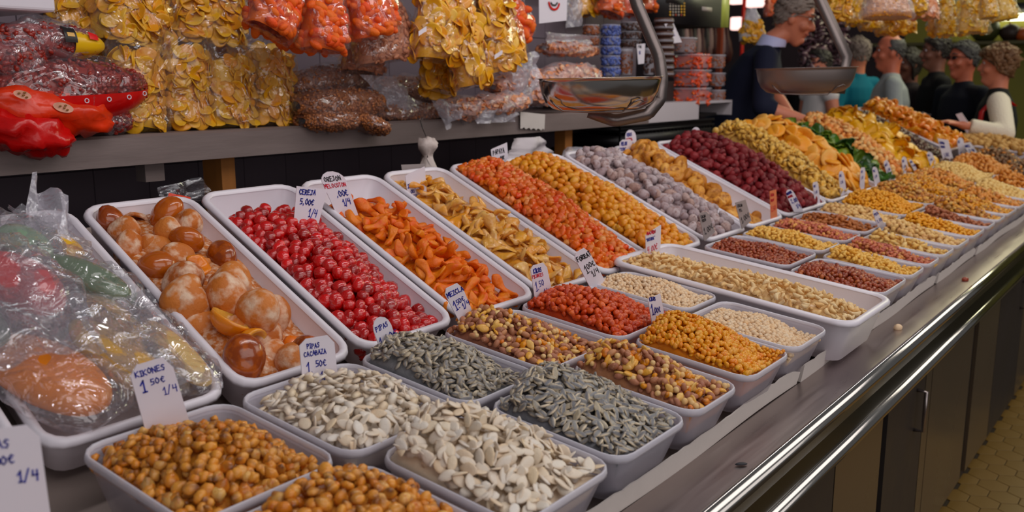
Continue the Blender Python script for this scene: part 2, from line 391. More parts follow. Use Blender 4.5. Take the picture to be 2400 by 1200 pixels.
class Kind:
    "a sort of food piece: prototype shapes, material, name and label"
    def __init__(s, name, fn, mat, size, cat, label=None, group=None, nvar=5, keep=300, flat=.5, fn_lo=None):
        s.name, s.mat, s.size, s.cat, s.label, s.group, s.keep, s.flat = name, mat, size, cat, label, group, keep, flat
        r = np.random.default_rng(sum(map(ord, name)) + len(label or ''))
        s.var = [fn(r) for _ in range(nvar)]
        s.lo = [(fn_lo or fn)(r) for _ in range(nvar)] if fn_lo else s.var
        s.meshes = None; s.made = 0; s.pending = []
    def get(s, i):
        if s.meshes is None: s.meshes = [mesh_of(s.name, V, F, s.mat, True, tone=t, loc=V) for V, F, t in s.var]
        return s.meshes[i]
def rotmats(n, r, flat):
    "random orientation: spin about z, tilted away from lying flat by flat (0 flat .. 1 any way)"
    a = r.uniform(0, 2 * np.pi, n); t = np.abs(r.normal(0, 1, n)) * flat * 1.1; ax = r.uniform(0, 2 * np.pi, n); sp = r.uniform(0, 2 * np.pi, n)
    def rz(q): c, s_ = np.cos(q), np.sin(q); Z = np.zeros((n, 3, 3)); Z[:, 0, 0] = c; Z[:, 0, 1] = -s_; Z[:, 1, 0] = s_; Z[:, 1, 1] = c; Z[:, 2, 2] = 1; return Z
    def rx(q): c, s_ = np.cos(q), np.sin(q); Z = np.zeros((n, 3, 3)); Z[:, 1, 1] = c; Z[:, 1, 2] = -s_; Z[:, 2, 1] = s_; Z[:, 2, 2] = c; Z[:, 0, 0] = 1; return Z
    out = rz(ax) @ rx(t) @ rz(sp)
    return out
LOCS = [None]
def join_pieces(items, base=None):
    "items: list of (V,F,tone,R,scale,pos,rnd) -> arrays of one joined mesh"
    Vs, Fs, Ts, Rs, Ls = [], [], [], [], []; n = 0
    if base is not None:
        V, F = base; Vs.append(V); Fs.append(F); Ts.append(np.zeros(len(V))); Rs.append(np.full(len(V), .13)); Ls.append(np.asarray(V) * 60); n = len(V)
    for V, F, t, R_, s_, p, q in items:
        W_ = (V * s_) @ R_.T + p; Vs.append(W_); Fs.append(F + n); Ts.append(t); Rs.append(np.full(len(V), q)); Ls.append(V); n += len(V)
    LOCS[0] = np.concatenate(Ls)
    return np.concatenate(Vs), np.concatenate(Fs), np.concatenate(Ts), np.concatenate(Rs)

# ------------------------------------------------------------------ tubs, trays
class Frame:
    "o = front left rim corner; ex along the counter, ey towards the back, ez out of the rim plane; metres"
    def __init__(s, o, ex, ey, W_, L_):
        s.o = np.array(o, float); s.ex = nrm(ex); s.ey = nrm(ey); s.ez = nrm(np.cross(s.ex, s.ey)); s.W = W_; s.L = L_
    def p(s, x, y, z=0): return s.o + s.ex * x + s.ey * y + s.ez * z
def tilted(x0, x1, y0, y1, plane, skew=0):
    Y0, Z0, deg = plane; t = math.radians(deg); z0 = Z0 + (y0 - Y0) * math.tan(t)
    ey = np.array([math.sin(skew) * math.cos(t), math.cos(skew) * math.cos(t), math.sin(t)])
    return Frame((x0, y0, z0), (1, 0, 0), ey, x1 - x0, (y1 - y0) / math.cos(t) / math.cos(skew))
LOW = (0.585, 1.000, 6.2)      # plane of the clear tubs' rims
HIGH = (1.11, 1.045, 21.8)     # plane of the white trays' rims
def rrect(W_, L_, ins, r, n=5):
    pts = []
    for cx, cy, a0 in ((W_ - ins - r, L_ - ins - r, 0), (ins + r, L_ - ins - r, 90), (ins + r, ins + r, 180), (W_ - ins - r, ins + r, 270)):
        for k in range(n):
            a = math.radians(a0 + 90 * k / (n - 1)); pts.append((cx + r * math.cos(a), cy + r * math.sin(a)))
    return pts
def vessel(fr, depth, name, label, cat, group, body, rim, taper, rimw, r, mats=None, deep_front=0):
    def loops(prof):
        mb = MB(); n = 20; V = []; F = []
        for ins, z, rr in prof:
            for (x, y) in rrect(fr.W, fr.L, ins, max(.004, rr)): V.append(fr.p(x, y, z))
        for i in range(len(prof) - 1):
            for k in range(n): F.append((i * n + k, i * n + (k + 1) % n, (i + 1) * n + (k + 1) % n, (i + 1) * n + k))
        return V, F, n
    t = rimw
    V, F, n = loops([(taper + .02, -depth, r * .7), (taper, -depth + .006, r), (t * .75, -.006, r)])
    F.append(tuple(range(n))[::-1])
    V2, F2, n = loops([(t * 1.05, -.006, r), (taper + .004, -depth + .012, r * .9), (taper + .022, -depth + .006, r * .6)])
    F2.append(tuple(range(2 * n, 3 * n)))
    mb = MB(); mb.add(V, F); mb.add(V2, F2)
    o = link(name, mesh_of(name, mb.V, mb.F, body, True)); tag(o, label, cat, group)
    V, F, n = loops([(t * .8, -.012, r), (.001, -.012, r + t * .6), (0, -.006, r + t), (t * .2, -.001, r + t), (t * .5, 0, r + t * .6), (t * .85, -.001, r + t * .3), (t * 1.1, -.006, r)])
    link('rim', mesh_of('rim', V, F, rim, True), o)
    return o

# ------------------------------------------------------------------ heaps
HEAPS = []
def heap(fr, kinds, weights, hf, edge=.012, over=0, dens=1.0, seed=1, jit=.35, name=None, label=None, bottom=.03, lo=False, nobase=False, y0=0, y1=None, layers=1, inset=.014):
    "pieces laid over the surface hf(u,v) (metres above the rim plane, u,v in 0..1)"
    r = np.random.default_rng(seed); sz = kinds[0].size; L_ = fr.L if y1 is None else y1
    pts = []
    for lay in range(layers + 1):
        sp = sz * .98 / math.sqrt(dens) * (1 if lay == 0 else 1.1); row = 0; y = edge + y0 + (sp * .4 if lay else 0)
        while y < L_ - edge:
            x = edge + (sp / 2 if row % 2 else 0)
            while x < fr.W - edge:
                px = x + r.normal(0, jit * sp * .6); py = y + r.normal(0, jit * sp * .6)
                px = min(max(px, edge), fr.W - edge); py = min(max(py, edge + y0), L_ - edge)
                pts.append((px, py, lay)); x += sp
            y += sp * .87; row += 1
    if not pts: return
    A = np.array(pts); eps = .004
    def H(x, y): return hf(np.clip(x / fr.W, 0, 1), np.clip(y / fr.L, 0, 1))
    h = H(A[:, 0], A[:, 1]); gs = np.hypot((H(A[:, 0] + eps, A[:, 1]) - h) / eps, (H(A[:, 0], A[:, 1] + eps) - h) / eps)
    for th_ in (.35, .8, 1.4):
        q = np.where((gs > th_) & (A[:, 2] == 0))[0]
        if len(q): E_ = A[q].copy(); E_[:, :2] += r.normal(0, sz * .35, (len(q), 2)); E_[:, 0] = np.clip(E_[:, 0], edge * .8, fr.W - edge * .8); E_[:, 1] = np.clip(E_[:, 1], edge * .8 + y0, L_ - edge * .8); A = np.concatenate([A, E_]); gs = np.concatenate([gs, np.zeros(len(q))])
    n = len(A)
    h = H(A[:, 0], A[:, 1]); hx = (H(A[:, 0] + eps, A[:, 1]) - h) / eps; hy = (H(A[:, 0], A[:, 1] + eps) - h) / eps
    nx = np.stack([-hx, -hy, np.ones(n)], 1); nx /= np.linalg.norm(nx, axis=1)[:, None]
    pick = r.choice(len(kinds), n, p=np.array(weights) / sum(weights))
    B = np.stack([fr.ex, fr.ey, fr.ez], 1)
    Rm = rotmats(n, r, 1.0); fl = np.array([k.flat for k in kinds])[pick]
    for ki, k in enumerate(kinds):
        q = np.where(pick == ki)[0]
        if len(q): Rm[q] = rotmats(len(q), r, k.flat)
    # frame whose z is the surface normal
    tx = np.stack([np.ones(n), np.zeros(n), hx], 1); tx /= np.linalg.norm(tx, axis=1)[:, None]; ty = np.cross(nx, tx)
    S = np.stack([tx, ty, nx], 2); Rw = B @ (S @ Rm)
    items_lo = []; 
    for i in range(n):
        k = kinds[pick[i]]; s_ = k.size * .5 * r.uniform(.85, 1.15); lay = A[i, 2]
        z = h[i] + r.normal(0, .16) * sz * .5 - (0 if lay == 0 else sz * (.42 if lay == 1 else 1.0)) - s_ * .15
        p = fr.p(A[i, 0], A[i, 1], z)
        v = int(r.integers(len(k.var))); q = float(r.uniform())
        if lay == 0: k.pending.append((float(np.linalg.norm(p - CAM)), Rw[i], s_, p, v, q, len(HEAPS)))
        else: V, F, t = k.lo[v]; items_lo.append((V, F, t, Rw[i], s_, p, q))
    base = None
    if not nobase:
        g = 14; gx = np.linspace(inset, fr.W - inset, g); gy = np.linspace(inset + y0, L_ - inset, g); V = []
        for yy in gy:
            for xx in gx: V.append(fr.p(xx, yy, float(H(np.array([xx]), np.array([yy]))[0]) - min(sz * .75, .022)))
        F = [];
        for i in range(g - 1):
            for j in range(g - 1): q = i * g + j; F += [(q, q + 1, q + g + 1), (q, q + g + 1, q + g)]
        # skirt down into the tub
        rim = list(range(g)) + [i * g + g - 1 for i in range(1, g)] + [(g - 1) * g + j for j in range(g - 2, -1, -1)] + [i * g for i in range(g - 2, 0, -1)]
        m = len(V)
        for q in rim:
            P0 = np.array(V[q]); c = fr.p(fr.W / 2, (L_ + y0) / 2, 0); d = P0 - fr.o; x = d @ fr.ex; y = d @ fr.ey
            V.append(fr.p(x + (fr.W / 2 - x) * .2, y + ((L_ + y0) / 2 - y) * .1, -bottom))
        for q in range(len(rim)):
            a_, b_ = rim[q], rim[(q + 1) % len(rim)]; a2, b2 = m + q, m + (q + 1) % len(rim); F += [(a_, a2, b2), (a_, b2, b_)]
        base = (np.array(V), np.array(F))
    HEAPS.append(dict(items=items_lo, base=base, name=name, label=label, mat=kinds[0].mat, kinds=kinds))
ORDS = 'first second third fourth fifth sixth seventh eighth ninth tenth eleventh twelfth thirteenth fourteenth fifteenth sixteenth seventeenth eighteenth nineteenth'.split()
def ordinal(n):
    if n < 20: return ORDS[n - 1]
    t, u = divmod(n, 10); T = ['twent', 'thirt', 'fort', 'fift', 'sixt', 'sevent', 'eight', 'ninet'][t - 2] if t < 10 else 'hundred'
    return T + ('ieth' if u == 0 else 'y-' + ORDS[u - 1]) if t < 10 else 'hundred-and-' + ORDS[min(18, n - 101)] if n > 100 else 'hundredth'
SHORT = dict(c_frost='sugar-bloomed round candied fruit', c_brown='smooth glazed brown candied fruit', c_cup='hollow candied orange peel half', c_wedge='curved orange candied citrus wedge', pina='pale orange pineapple slice', green='dark green candied kiwi slice', orng='bright orange candied half fruit', mango='bright yellow dried mango piece', fig='flat tan dried fig')
def flush_heaps():
    "the nearest pieces of each kind become objects of their own, the rest join their heap"
    kinds = []
    for h in HEAPS:
        for k in h['kinds']:
            if k not in kinds: kinds.append(k)
    for k in kinds:
        k.pending.sort(key=lambda a: a[0])
        sk = [q for q in SHORT if K[q] is k]
        for j, (d, R_, s_, p, v, q, hi) in enumerate(k.pending):
            if j < k.keep:
                o = bpy.data.objects.new(k.name, k.get(v))
                m = np.eye(4); m[:3, :3] = R_ * s_; m[:3, 3] = p
                COL.objects.link(o); o.matrix_world = Matrix(m.tolist())
                o['label'] = '%s, %s counting from the near end of its tray' % (SHORT[sk[0]], ordinal(j + 1)) if sk and len(k.pending) < 119 else k.label; o['category'] = k.cat; o['group'] = k.group
            else:
                V, F, t = k.lo[v]; HEAPS[hi].setdefault('ext', {}).setdefault(k, []).append((V, F, t, R_, s_, p, q))
    for h in HEAPS:
        ext = h.get('ext', {}); groups = {}
        for k, its in ext.items(): groups.setdefault(k.mat.name, [k.mat, []])[1].extend(its)
        first = h['mat'].name; groups.setdefault(first, [h['mat'], []])[1].extend(h['items'])
        allV, allF, allT, allR, mats, mi, allL = [], [], [], [], [], [], []; n = 0
        for gi, (nm, (mat, its)) in enumerate(groups.items()):
            if not its and not (nm == first and h['base'] is not None): continue
            V, F, t, q = join_pieces(its, h['base'] if nm == first else None)
            allV.append(V); allF.append(F + n); allT.append(t); allR.append(q); allL.append(LOCS[0]); n += len(V); mi += [len(mats)] * len(F); mats.append(mat)
        if not allV: continue
        me = mesh_of(h['name'], np.concatenate(allV), np.concatenate(allF), None, True, np.concatenate(allT), np.concatenate(allR), np.concatenate(allL))
        for m_ in mats: me.materials.append(m_)
        me.polygons.foreach_set('material_index', np.array(mi, dtype=np.int32))
        o = link(h['name'], me); tag(o, h['label'], 'food', None, 'stuff')

# ------------------------------------------------------------------ kinds of food
pm = piece_mat
K = {}
def kind(key, *a, **k): K[key] = Kind(*a, **k)
kind('kikone', 'corn_kernel', P_kernel(2), pm('giant_corn', [(180, 108, 48), (204, 140, 70), (214, 152, 80), (190, 122, 58), (226, 178, 110)], .32, tonecol=(84, 42, 24), spot=(166, 88, 34), spotlo=.58, spothi=.75, spotscale=1.7, coat=.25), .0212, 'snack', 'toasted giant corn kernel heaped in the front left frosted tubs', 'toasted giant corn kernels', flat=1.2, fn_lo=P_kernel(1))
kind('pumpkin', 'pumpkin_seed', P_seed(2, .62, .15), pm('pumpkin_seeds', [(220, 198, 172), (244, 234, 222), (238, 222, 204), (248, 240, 232), (226, 206, 178)], .5, tonecol=(200, 170, 132), coat=.1, gain=1.5), .0260, 'seed', 'cream-white pumpkin seed in the heap behind the corn kernels', 'white pumpkin seeds', flat=.62, fn_lo=P_seed(1, .62, .16))
kind('sunflower', 'sunflower_seed', P_seed(2, .44, .20, True), pm('sunflower_seeds', [(104, 104, 110), (124, 124, 127), (92, 92, 99), (142, 140, 138), (160, 148, 128)], .42, tonecol=(206, 190, 166), gain=1.2, bump=.5), .0220, 'seed', 'grey striped sunflower seed in the dark grey heap', 'grey sunflower seeds', flat=.48, fn_lo=P_seed(1, .44, .18, True))
_mixpeanut = pm('mixed_peanuts', [(130, 82, 62), (154, 104, 80), (140, 92, 74), (168, 120, 88)], .5, spot=(170, 124, 100), spotlo=.58, spothi=.75)
kind('mx_pea', 'cocktail_peanut', P_blob(2, (1, .6, .58), .1), _mixpeanut, .0185, 'nut', 'pinkish brown skinned peanut in the cocktail nut mix', 'peanuts in the cocktail nut mix', keep=220, flat=.7, fn_lo=P_blob(1, (1, .6, .58)))
kind('mx_corn', 'roasted_corn_kernel', P_kernel(2), pm('mixed_corn', [(200, 122, 36), (214, 144, 58), (190, 104, 30)], .35, tonecol=(110, 56, 24), coat=.3), .018, 'snack', 'orange roasted corn kernel in the cocktail nut mix', 'corn kernels in the cocktail nut mix', keep=90, flat=1.2, fn_lo=P_kernel(1))
kind('mx_bean', 'broad_bean', P_seed(2, .62, .26), pm('mixed_beans', [(208, 156, 74), (222, 180, 112), (198, 142, 62), (228, 196, 138)], .4, coat=.2), .023, 'nut', 'yellow fried broad bean in the cocktail nut mix', 'fried broad beans in the cocktail nut mix', keep=90, flat=.7, fn_lo=P_seed(1, .62, .3))
kind('mx_chick', 'small_chickpea', P_blob(2, (.9, .85, .85), .15), pm('mixed_chickpeas', [(222, 188, 140), (208, 168, 116)], .5), .0115, 'nut', 'small pale chickpea in the cocktail nut mix', 'chickpeas in the cocktail nut mix', keep=80, flat=1, fn_lo=P_blob(1, (.9, .85, .85)))
kind('red', 'spicy_corn_kernel', P_blob(2, (1, .74, .62), .14), pm('spicy_corn', [(170, 62, 34), (184, 78, 42), (150, 50, 30), (194, 94, 54)], .4, spot=(130, 34, 20), spotlo=.56, spothi=.72, bump=.12, coat=.15), .018, 'snack', 'brick-red spicy corn kernel in its frosted tub', 'spicy red corn kernels', flat=1.2, fn_lo=P_kernel(1))
kind('corn', 'fried_corn_kernel', P_blob(2, (1, .80, .68), .16), pm('small_corn', [(214, 142, 48), (224, 160, 66), (196, 116, 34), (230, 176, 88)], .35, spot=(160, 88, 30), spotlo=.6, spothi=.75, coat=.2, bump=.1), .0130, 'snack', 'small golden fried corn kernel beside the cream chickpeas', 'small golden corn kernels', flat=1.2, fn_lo=P_kernel(1))
kind('chick', 'chickpea', P_blob(2, (.95, .88, .88), .14), pm('chickpeas', [(226, 200, 170), (214, 184, 150), (232, 210, 184), (204, 170, 132)], .55, gain=1.45), .0115, 'nut', 'cream roasted chickpea beside the cashews', 'cream roasted chickpeas', flat=1, fn_lo=P_blob(1, (.95, .88, .88), .14))
kind('cashew', 'cashew', P_cashew(2), pm('cashews', [(230, 198, 148), (222, 184, 130), (236, 208, 164), (210, 168, 114)], .45, coat=.1), .024, 'nut', 'raw cream cashew in the long white tray', 'raw cashews', flat=.8, fn_lo=P_cashew(1))
kind('redpea', 'fried_peanut', P_blob(2, (1, .72, .7), .08), pm('red_peanuts', [(116, 44, 26), (138, 60, 34), (104, 36, 22), (160, 88, 52)], .35, coat=.3), .0150, 'nut', 'dark red-brown fried peanut beyond the cashew tray', 'dark red fried peanuts', flat=1, fn_lo=P_blob(1, (1, .72, .7), .08))
kind('yelpea', 'peeled_peanut', P_blob(2, (1, .58, .56), .12), pm('yellow_peanuts', [(212, 164, 86), (222, 180, 104), (198, 146, 66)], .4), .0175, 'nut', 'golden peeled peanut in the tubs beyond the dark red ones', 'golden peeled peanuts', flat=.7, fn_lo=P_blob(1, (1, .6, .58)))
kind('pinkpea', 'skinned_peanut', P_blob(1, (1, .66, .64), .08), pm('pink_peanuts', [(160, 84, 70), (176, 104, 76), (144, 70, 64), (204, 150, 88)], .5), .0160, 'nut', 'pink-skinned peanut beyond the golden peeled ones', 'pink-skinned peanuts', flat=.8, keep=260)
def lowkind(key, fn, mat, size): K[key] = Kind(key, fn, mat, size, 'nut', '', '', keep=0, flat=.7)
lowkind('bl_alm', P_seed(1, .6, .3), pm('blanched_almonds', [(222, 186, 122), (212, 170, 102), (228, 196, 140)], .5), .026)
lowkind('pist', P_blob(1, (1, .7, .68), .12), pm('pistachios', [(196, 160, 106), (206, 174, 124), (178, 136, 92)], .55), .022)
lowkind('honey', P_blob(1, (1, .6, .58), .12), pm('honey_peanuts', [(218, 156, 58), (206, 140, 46), (226, 172, 84)], .4), .018)
lowkind('brown_alm', P_seed(1, .6, .4), pm('brown_almonds', [(142, 82, 46), (160, 98, 56), (124, 68, 38)], .5), .025)
lowkind('mixfar', P_blob(1, (1, .6, .58), .12), pm('far_mix', [(204, 142, 66), (150, 92, 54), (214, 164, 84), (128, 76, 50), (220, 180, 110)], .5), .022)
lowkind('rosy', P_seed(1, .6, .4), pm('smoked_almonds', [(150, 92, 66), (134, 78, 56), (166, 106, 76)], .5), .024)
lowkind('palechick', P_blob(1, (1, .85, .85), .12), pm('pale_hazelnuts', [(218, 186, 128), (206, 170, 108)], .5), .022)
lowkind('oran_alm', P_seed(1, .6, .5), pm('toasted_almonds', [(188, 124, 60), (172, 104, 48), (202, 144, 82)], .45), .032)
lowkind('datefar', P_blob(1, (1, .6, .58), .12), pm('dark_nuts', [(92, 62, 44), (120, 84, 54), (70, 50, 40)], .5), .034)
kind('cherry', 'candied_cherry', P_disc(2, .86, .05, rough=.10), pm('cherries', [(158, 8, 16), (178, 14, 24), (128, 5, 12), (190, 26, 34)], .12, sss=.06, coat=1, bump=.5, bscale=4), .0285, 'fruit', 'glossy red candied cherry heaped in its white tray', 'red candied cherries', flat=1.2, fn_lo=P_blob(1, (1, .9, .9)))
kind('peach', 'dried_peach_slice', P_strip(13, 10, .27, .18, .95, .30), pm('dried_peach', [(232, 122, 12), (236, 140, 24), (222, 112, 12), (230, 124, 16)], .45, sss=.15, spot=(206, 88, 12), spotscale=1.7, spotlo=.5, spothi=.7, bump=.8, bscale=4), .072, 'fruit', 'deep orange dried peach strip in the tray beside the cherries', 'dried peach strips', flat=.4, nvar=8)
kind('ginger', 'candied_peel_strip', P_strip(9, 10, .36, .13, .8, .30), pm('candied_peel', [(224, 156, 66), (234, 180, 100), (216, 142, 56), (238, 192, 122)], .28, sss=.12, coat=.4, spot=(226, 180, 130), spotscale=1.7, spotlo=.5, spothi=.7, bump=.6, bscale=4), .066, 'fruit', 'translucent amber candied mango strip between peach strips and papaya cubes', 'candied mango strips', flat=.5, nvar=8)
kind('papaya', 'papaya_cube', P_dice(), pm('papaya_cubes', [(228, 104, 40), (234, 130, 58), (212, 80, 42), (240, 160, 96), (222, 92, 48), (236, 142, 68)], .36, sss=.06, coat=.2, bump=.25, bscale=4), .0215, 'fruit', 'small orange-red candied papaya cube', 'candied papaya cubes', flat=1.2, nvar=7)
kind('gold', 'pineapple_cube', P_blob(2, (1, .85, .7), .3, 8), pm('pineapple_cubes', [(196, 124, 36), (208, 144, 54), (184, 108, 32), (216, 160, 74)], .35, sss=.2, coat=.2, bump=.5, bscale=4), .027, 'fruit', 'golden candied pineapple chunk beside the papaya cubes', 'golden candied pineapple chunks', flat=1, fn_lo=P_blob(1, (1, .85, .7), .3, 8))
kind('sugfig', 'sugared_fig', P_blob(2, (1, .72, .62), .2), pm('sugared_figs', [(164, 150, 152), (140, 124, 128), (176, 164, 166), (152, 126, 118)], .75, spot=(120, 92, 88), spotscale=1.7, spotlo=.5, spothi=.7, bump=.8, bscale=4), .041, 'fruit', 'sugar-dusted grey dried fig in the heap behind the golden chunks', 'sugar-dusted grey figs', flat=.9, fn_lo=P_blob(1, (1, .7, .6), .2))
kind('fig', 'dried_fig', P_disc(3, .42, .1, .22, .08), pm('dried_figs', [(176, 118, 50), (192, 134, 66), (160, 100, 40), (202, 150, 84)], .5, tonecol=(206, 158, 92), spot=(130, 72, 28), spotscale=1.7, spotlo=.5, spothi=.7, bump=.7, bscale=4), .058, 'fruit', 'flattened tan dried fig beyond the grey sugared ones', 'tan dried figs', flat=1.1, nvar=6)
kind('rasp', 'candied_strawberry', P_blob(2, (1, .78, .66), .34, 10), pm('dried_strawberries', [(104, 28, 32), (118, 34, 38), (84, 20, 26), (128, 38, 42)], .5, bump=.8, bscale=4), .037, 'fruit', 'dark crimson dried strawberry in the heaped tray', 'dark crimson dried strawberries', flat=1, fn_lo=P_blob(1, (1, .85, .8)))
kind('banana', 'banana_chip', P_disc(1, .09, .3, rough=.10), pm('banana_chips', [(230, 188, 112), (222, 172, 90), (234, 198, 134)], .45, tonecol=(196, 150, 66)), .037, 'fruit', 'yellow banana chip beyond the crimson strawberries', 'yellow banana chips', flat=1, keep=290)
kind('pina', 'pineapple_slice', P_disc(2, .16, .14, .06, .05), pm('pineapple_slices', [(232, 164, 76), (226, 150, 58), (238, 182, 104)], .4, sss=.2, tonecol=(224, 146, 60), bump=.5, bscale=4), .088, 'fruit', 'pale orange candied pineapple slice beside the banana chips', 'pale orange pineapple slices', flat=.5)
kind('green', 'candied_kiwi_slice', P_sheet(6, .06, .4), pm('green_fruit', [(46, 84, 26), (70, 104, 32), (34, 62, 26), (104, 124, 44)], .35, coat=.3), .085, 'fruit', 'dark green candied kiwi slice beyond the pineapple', 'dark green candied kiwi slices', flat=.8)
kind('farmix', 'dried_apple_piece', P_disc(1, .3, .3, rough=.2), pm('apple_mix', [(224, 170, 104), (216, 140, 78), (232, 192, 134), (206, 122, 66)], .5), .042, 'fruit', 'pale orange dried apple piece between the kiwi and the mango', 'dried apple pieces', flat=.9)
kind('mango', 'dried_mango_strip', P_sheet(6, .05, .3), pm('dried_mango', [(236, 170, 34), (240, 184, 56), (228, 156, 28)], .4, sss=.1), .10, 'fruit', 'bright yellow dried mango piece', 'bright yellow dried mango', flat=.6)
kind('raisin', 'prune', P_blob(1, (1, .7, .6), .2), pm('prunes', [(58, 34, 30), (76, 48, 40), (92, 60, 48)], .4, coat=.2), .036, 'fruit', 'dark brown prune beyond the yellow mango', 'dark brown prunes', flat=.9, keep=200)
kind('orng', 'candied_orange_slice', P_cup(10), pm('orange_halves', [(244, 146, 18), (238, 130, 14), (246, 168, 44)], .35, coat=.3, tonecol=(240, 170, 70)), .062, 'fruit', 'bright orange candied half fruit in the farthest raised tray', 'bright orange candied fruit', flat=1)
kind('walnut', 'walnut', P_blob(2, (1, .85, .85), .2, 8), pm('walnuts', [(168, 128, 76), (150, 110, 62), (182, 144, 92)], .6, bump=1, bscale=4), .046, 'nut', 'whole walnut in its shell at the far corner of the stall', 'walnuts in shell', flat=1)
_frost = pm('frosted_candied_fruit', [(160, 90, 44), (176, 108, 58), (146, 76, 36)], .6, spot=(212, 184, 162), spotscale=1.7, spotlo=.45, spothi=.68, bump=.8, bscale=4, sss=.04)
_brown = pm('glazed_brown_fruit', [(112, 50, 16), (136, 64, 18), (92, 42, 18), (186, 100, 22)], .2, spot=(150, 76, 26), spotscale=1.7, sss=.12, coat=.5, bump=.3, bscale=4)
_orange = pm('glazed_orange_fruit', [(206, 120, 22), (216, 140, 30), (196, 104, 24)], .28, sss=.25, coat=.4, tonecol=(222, 170, 90), bump=.4, bscale=4)
kind('c_frost', 'frosted_candied_fruit', P_blob(3, (1, .86, .80), .30, 12), _frost, .078, 'fruit', 'round candied fruit with a white sugar bloom', 'sugar-bloomed candied fruits', flat=1)
kind('c_brown', 'glazed_brown_fruit', P_blob(3, (1, .88, .72), .22, 8), _brown, .076, 'fruit', 'smooth glazed brown candied clementine', 'glazed brown candied fruits', flat=1)
kind('c_cup', 'candied_peel_half', P_cup(16), _orange, .066, 'fruit', 'hollow orange candied peel half among the glazed fruits', 'hollow candied peel halves', flat=1.3)
kind('c_wedge', 'candied_wedge', P_strip(9, 10, .5, .2, 1.2, .1), _orange, .060, 'fruit', 'orange candied citrus wedge among the glazed fruits', 'candied citrus wedges', flat=.9)

# ------------------------------------------------------------------ the stall's fixed parts
# sloping deck that carries tubs and trays
mb = MB()
X0, X1 = .05, 6.55
def prism_x(mb, prof, x0, x1):
    n = len(prof); V = [(x0, y, z) for y, z in prof] + [(x1, y, z) for y, z in prof]
    F = [tuple(range(n)), tuple(range(2 * n - 1, n - 1, -1))] + [(i, i + n, (i + 1) % n + n, (i + 1) % n) for i in range(n)]
    return mb.add(V, F)
deck = MB(); prism_x(deck, [(.615, .860), (.615, .893), (1.09, .930), (1.17, .965), (1.78, 1.205), (1.78, 1.17), (1.19, .93), (1.09, .86)], X0, X1)
counter = empty('market_counter', (3.3, 1.0, 0)); tag(counter, 'long stainless steel market counter with rounded double rail carrying all the tubs', 'counter')
counter_inv = Matrix.Translation((-3.3, -1.0, 0))
def cpart(mb, name, mat, smooth=False, **kw):
    me = mesh_of(name, mb.V, mb.F, mat, smooth); me.transform(counter_inv); o = link(name, me, counter); return tag(o, **kw) if kw else o
cpart(deck, 'sloping_deck', M['board'])
mb = MB(); prism_x(mb, [(.62, .86), (.62, .893), (.600, .900), (.510, .900), (.510, .886), (.60, .872)], X0, X1); cpart(mb, 'steel_ledge', M['steel'])
def rail_prof(cy, cz, r, a0, a1, n=9): return [(cy + r * math.cos(math.radians(a0 + (a1 - a0) * k / (n - 1))), cz + r * math.sin(math.radians(a0 + (a1 - a0) * k / (n - 1)))) for k in range(n)]
mb = MB(); prism_x(mb, rail_prof(.508, .887, .0165, 80, 250), X0, X1); cpart(mb, 'upper_rail', M['polish'], True)
mb = MB(); prism_x(mb, [(.506, .874), (.512, .838), (.53, .838), (.53, .874)], X0, X1); cpart(mb, 'fascia', M['fascia'])
mb = MB(); prism_x(mb, [(.514, .836), (.508, .80), (.53, .80), (.53, .836)], X0, X1); cpart(mb, 'fascia', M['fascia'])
mb = MB(); prism_x(mb, rail_prof(.512, .785, .018, 60, 290), X0, X1); cpart(mb, 'lower_rail', M['polish'], True)
mb = MB(); mb.box((X0, .53, .765), (X1, .86, .80)); cpart(mb, 'underside', M['cab_dark'])
# cabinet fronts under the counter
xs = [.3, .95, 1.5, 1.98, 2.36, 2.40, 2.80, 2.88, 3.48, 3.56, 3.98, 4.6, 5.3, 6.0]
mats = ['cab_dark', 'cab_steel', 'cab_dark', 'cab_steel', 'black', 'cab_dark', 'cab_steel', 'cab_steel', 'black', 'cab_steel', 'cab_dark', 'cab_steel', 'cab_dark']
for i in range(len(xs) - 1):
    dy = .0 if mats[i] != 'black' else .012
    mb = MB(); mb.box((xs[i] + .004, .590 + dy, .06), (xs[i + 1] - .004, .62 + dy, .764)); p = cpart(mb, 'cabinet_panel', M[mats[i]])
    if i in (5, 10):
        hb = MB(); x = xs[i + 1] - .10; hb.tube([(x, .59, .62), (x, .565, .62), (x, .565, .50), (x, .59, .50)], .006, 8)
        me = mesh_of('handle', hb.V, hb.F, M['steel'], True); me.transform(counter_inv); link('handle', me, p)
mb = MB(); mb.box((X0, .615, .0), (X1, 1.15, .76)); cpart(mb, 'cabinet_body', M['cab_dark'])
mb = MB(); mb.box((X0, .63, .0), (X1, .66, .06)); cpart(mb, 'plinth', M['black'])
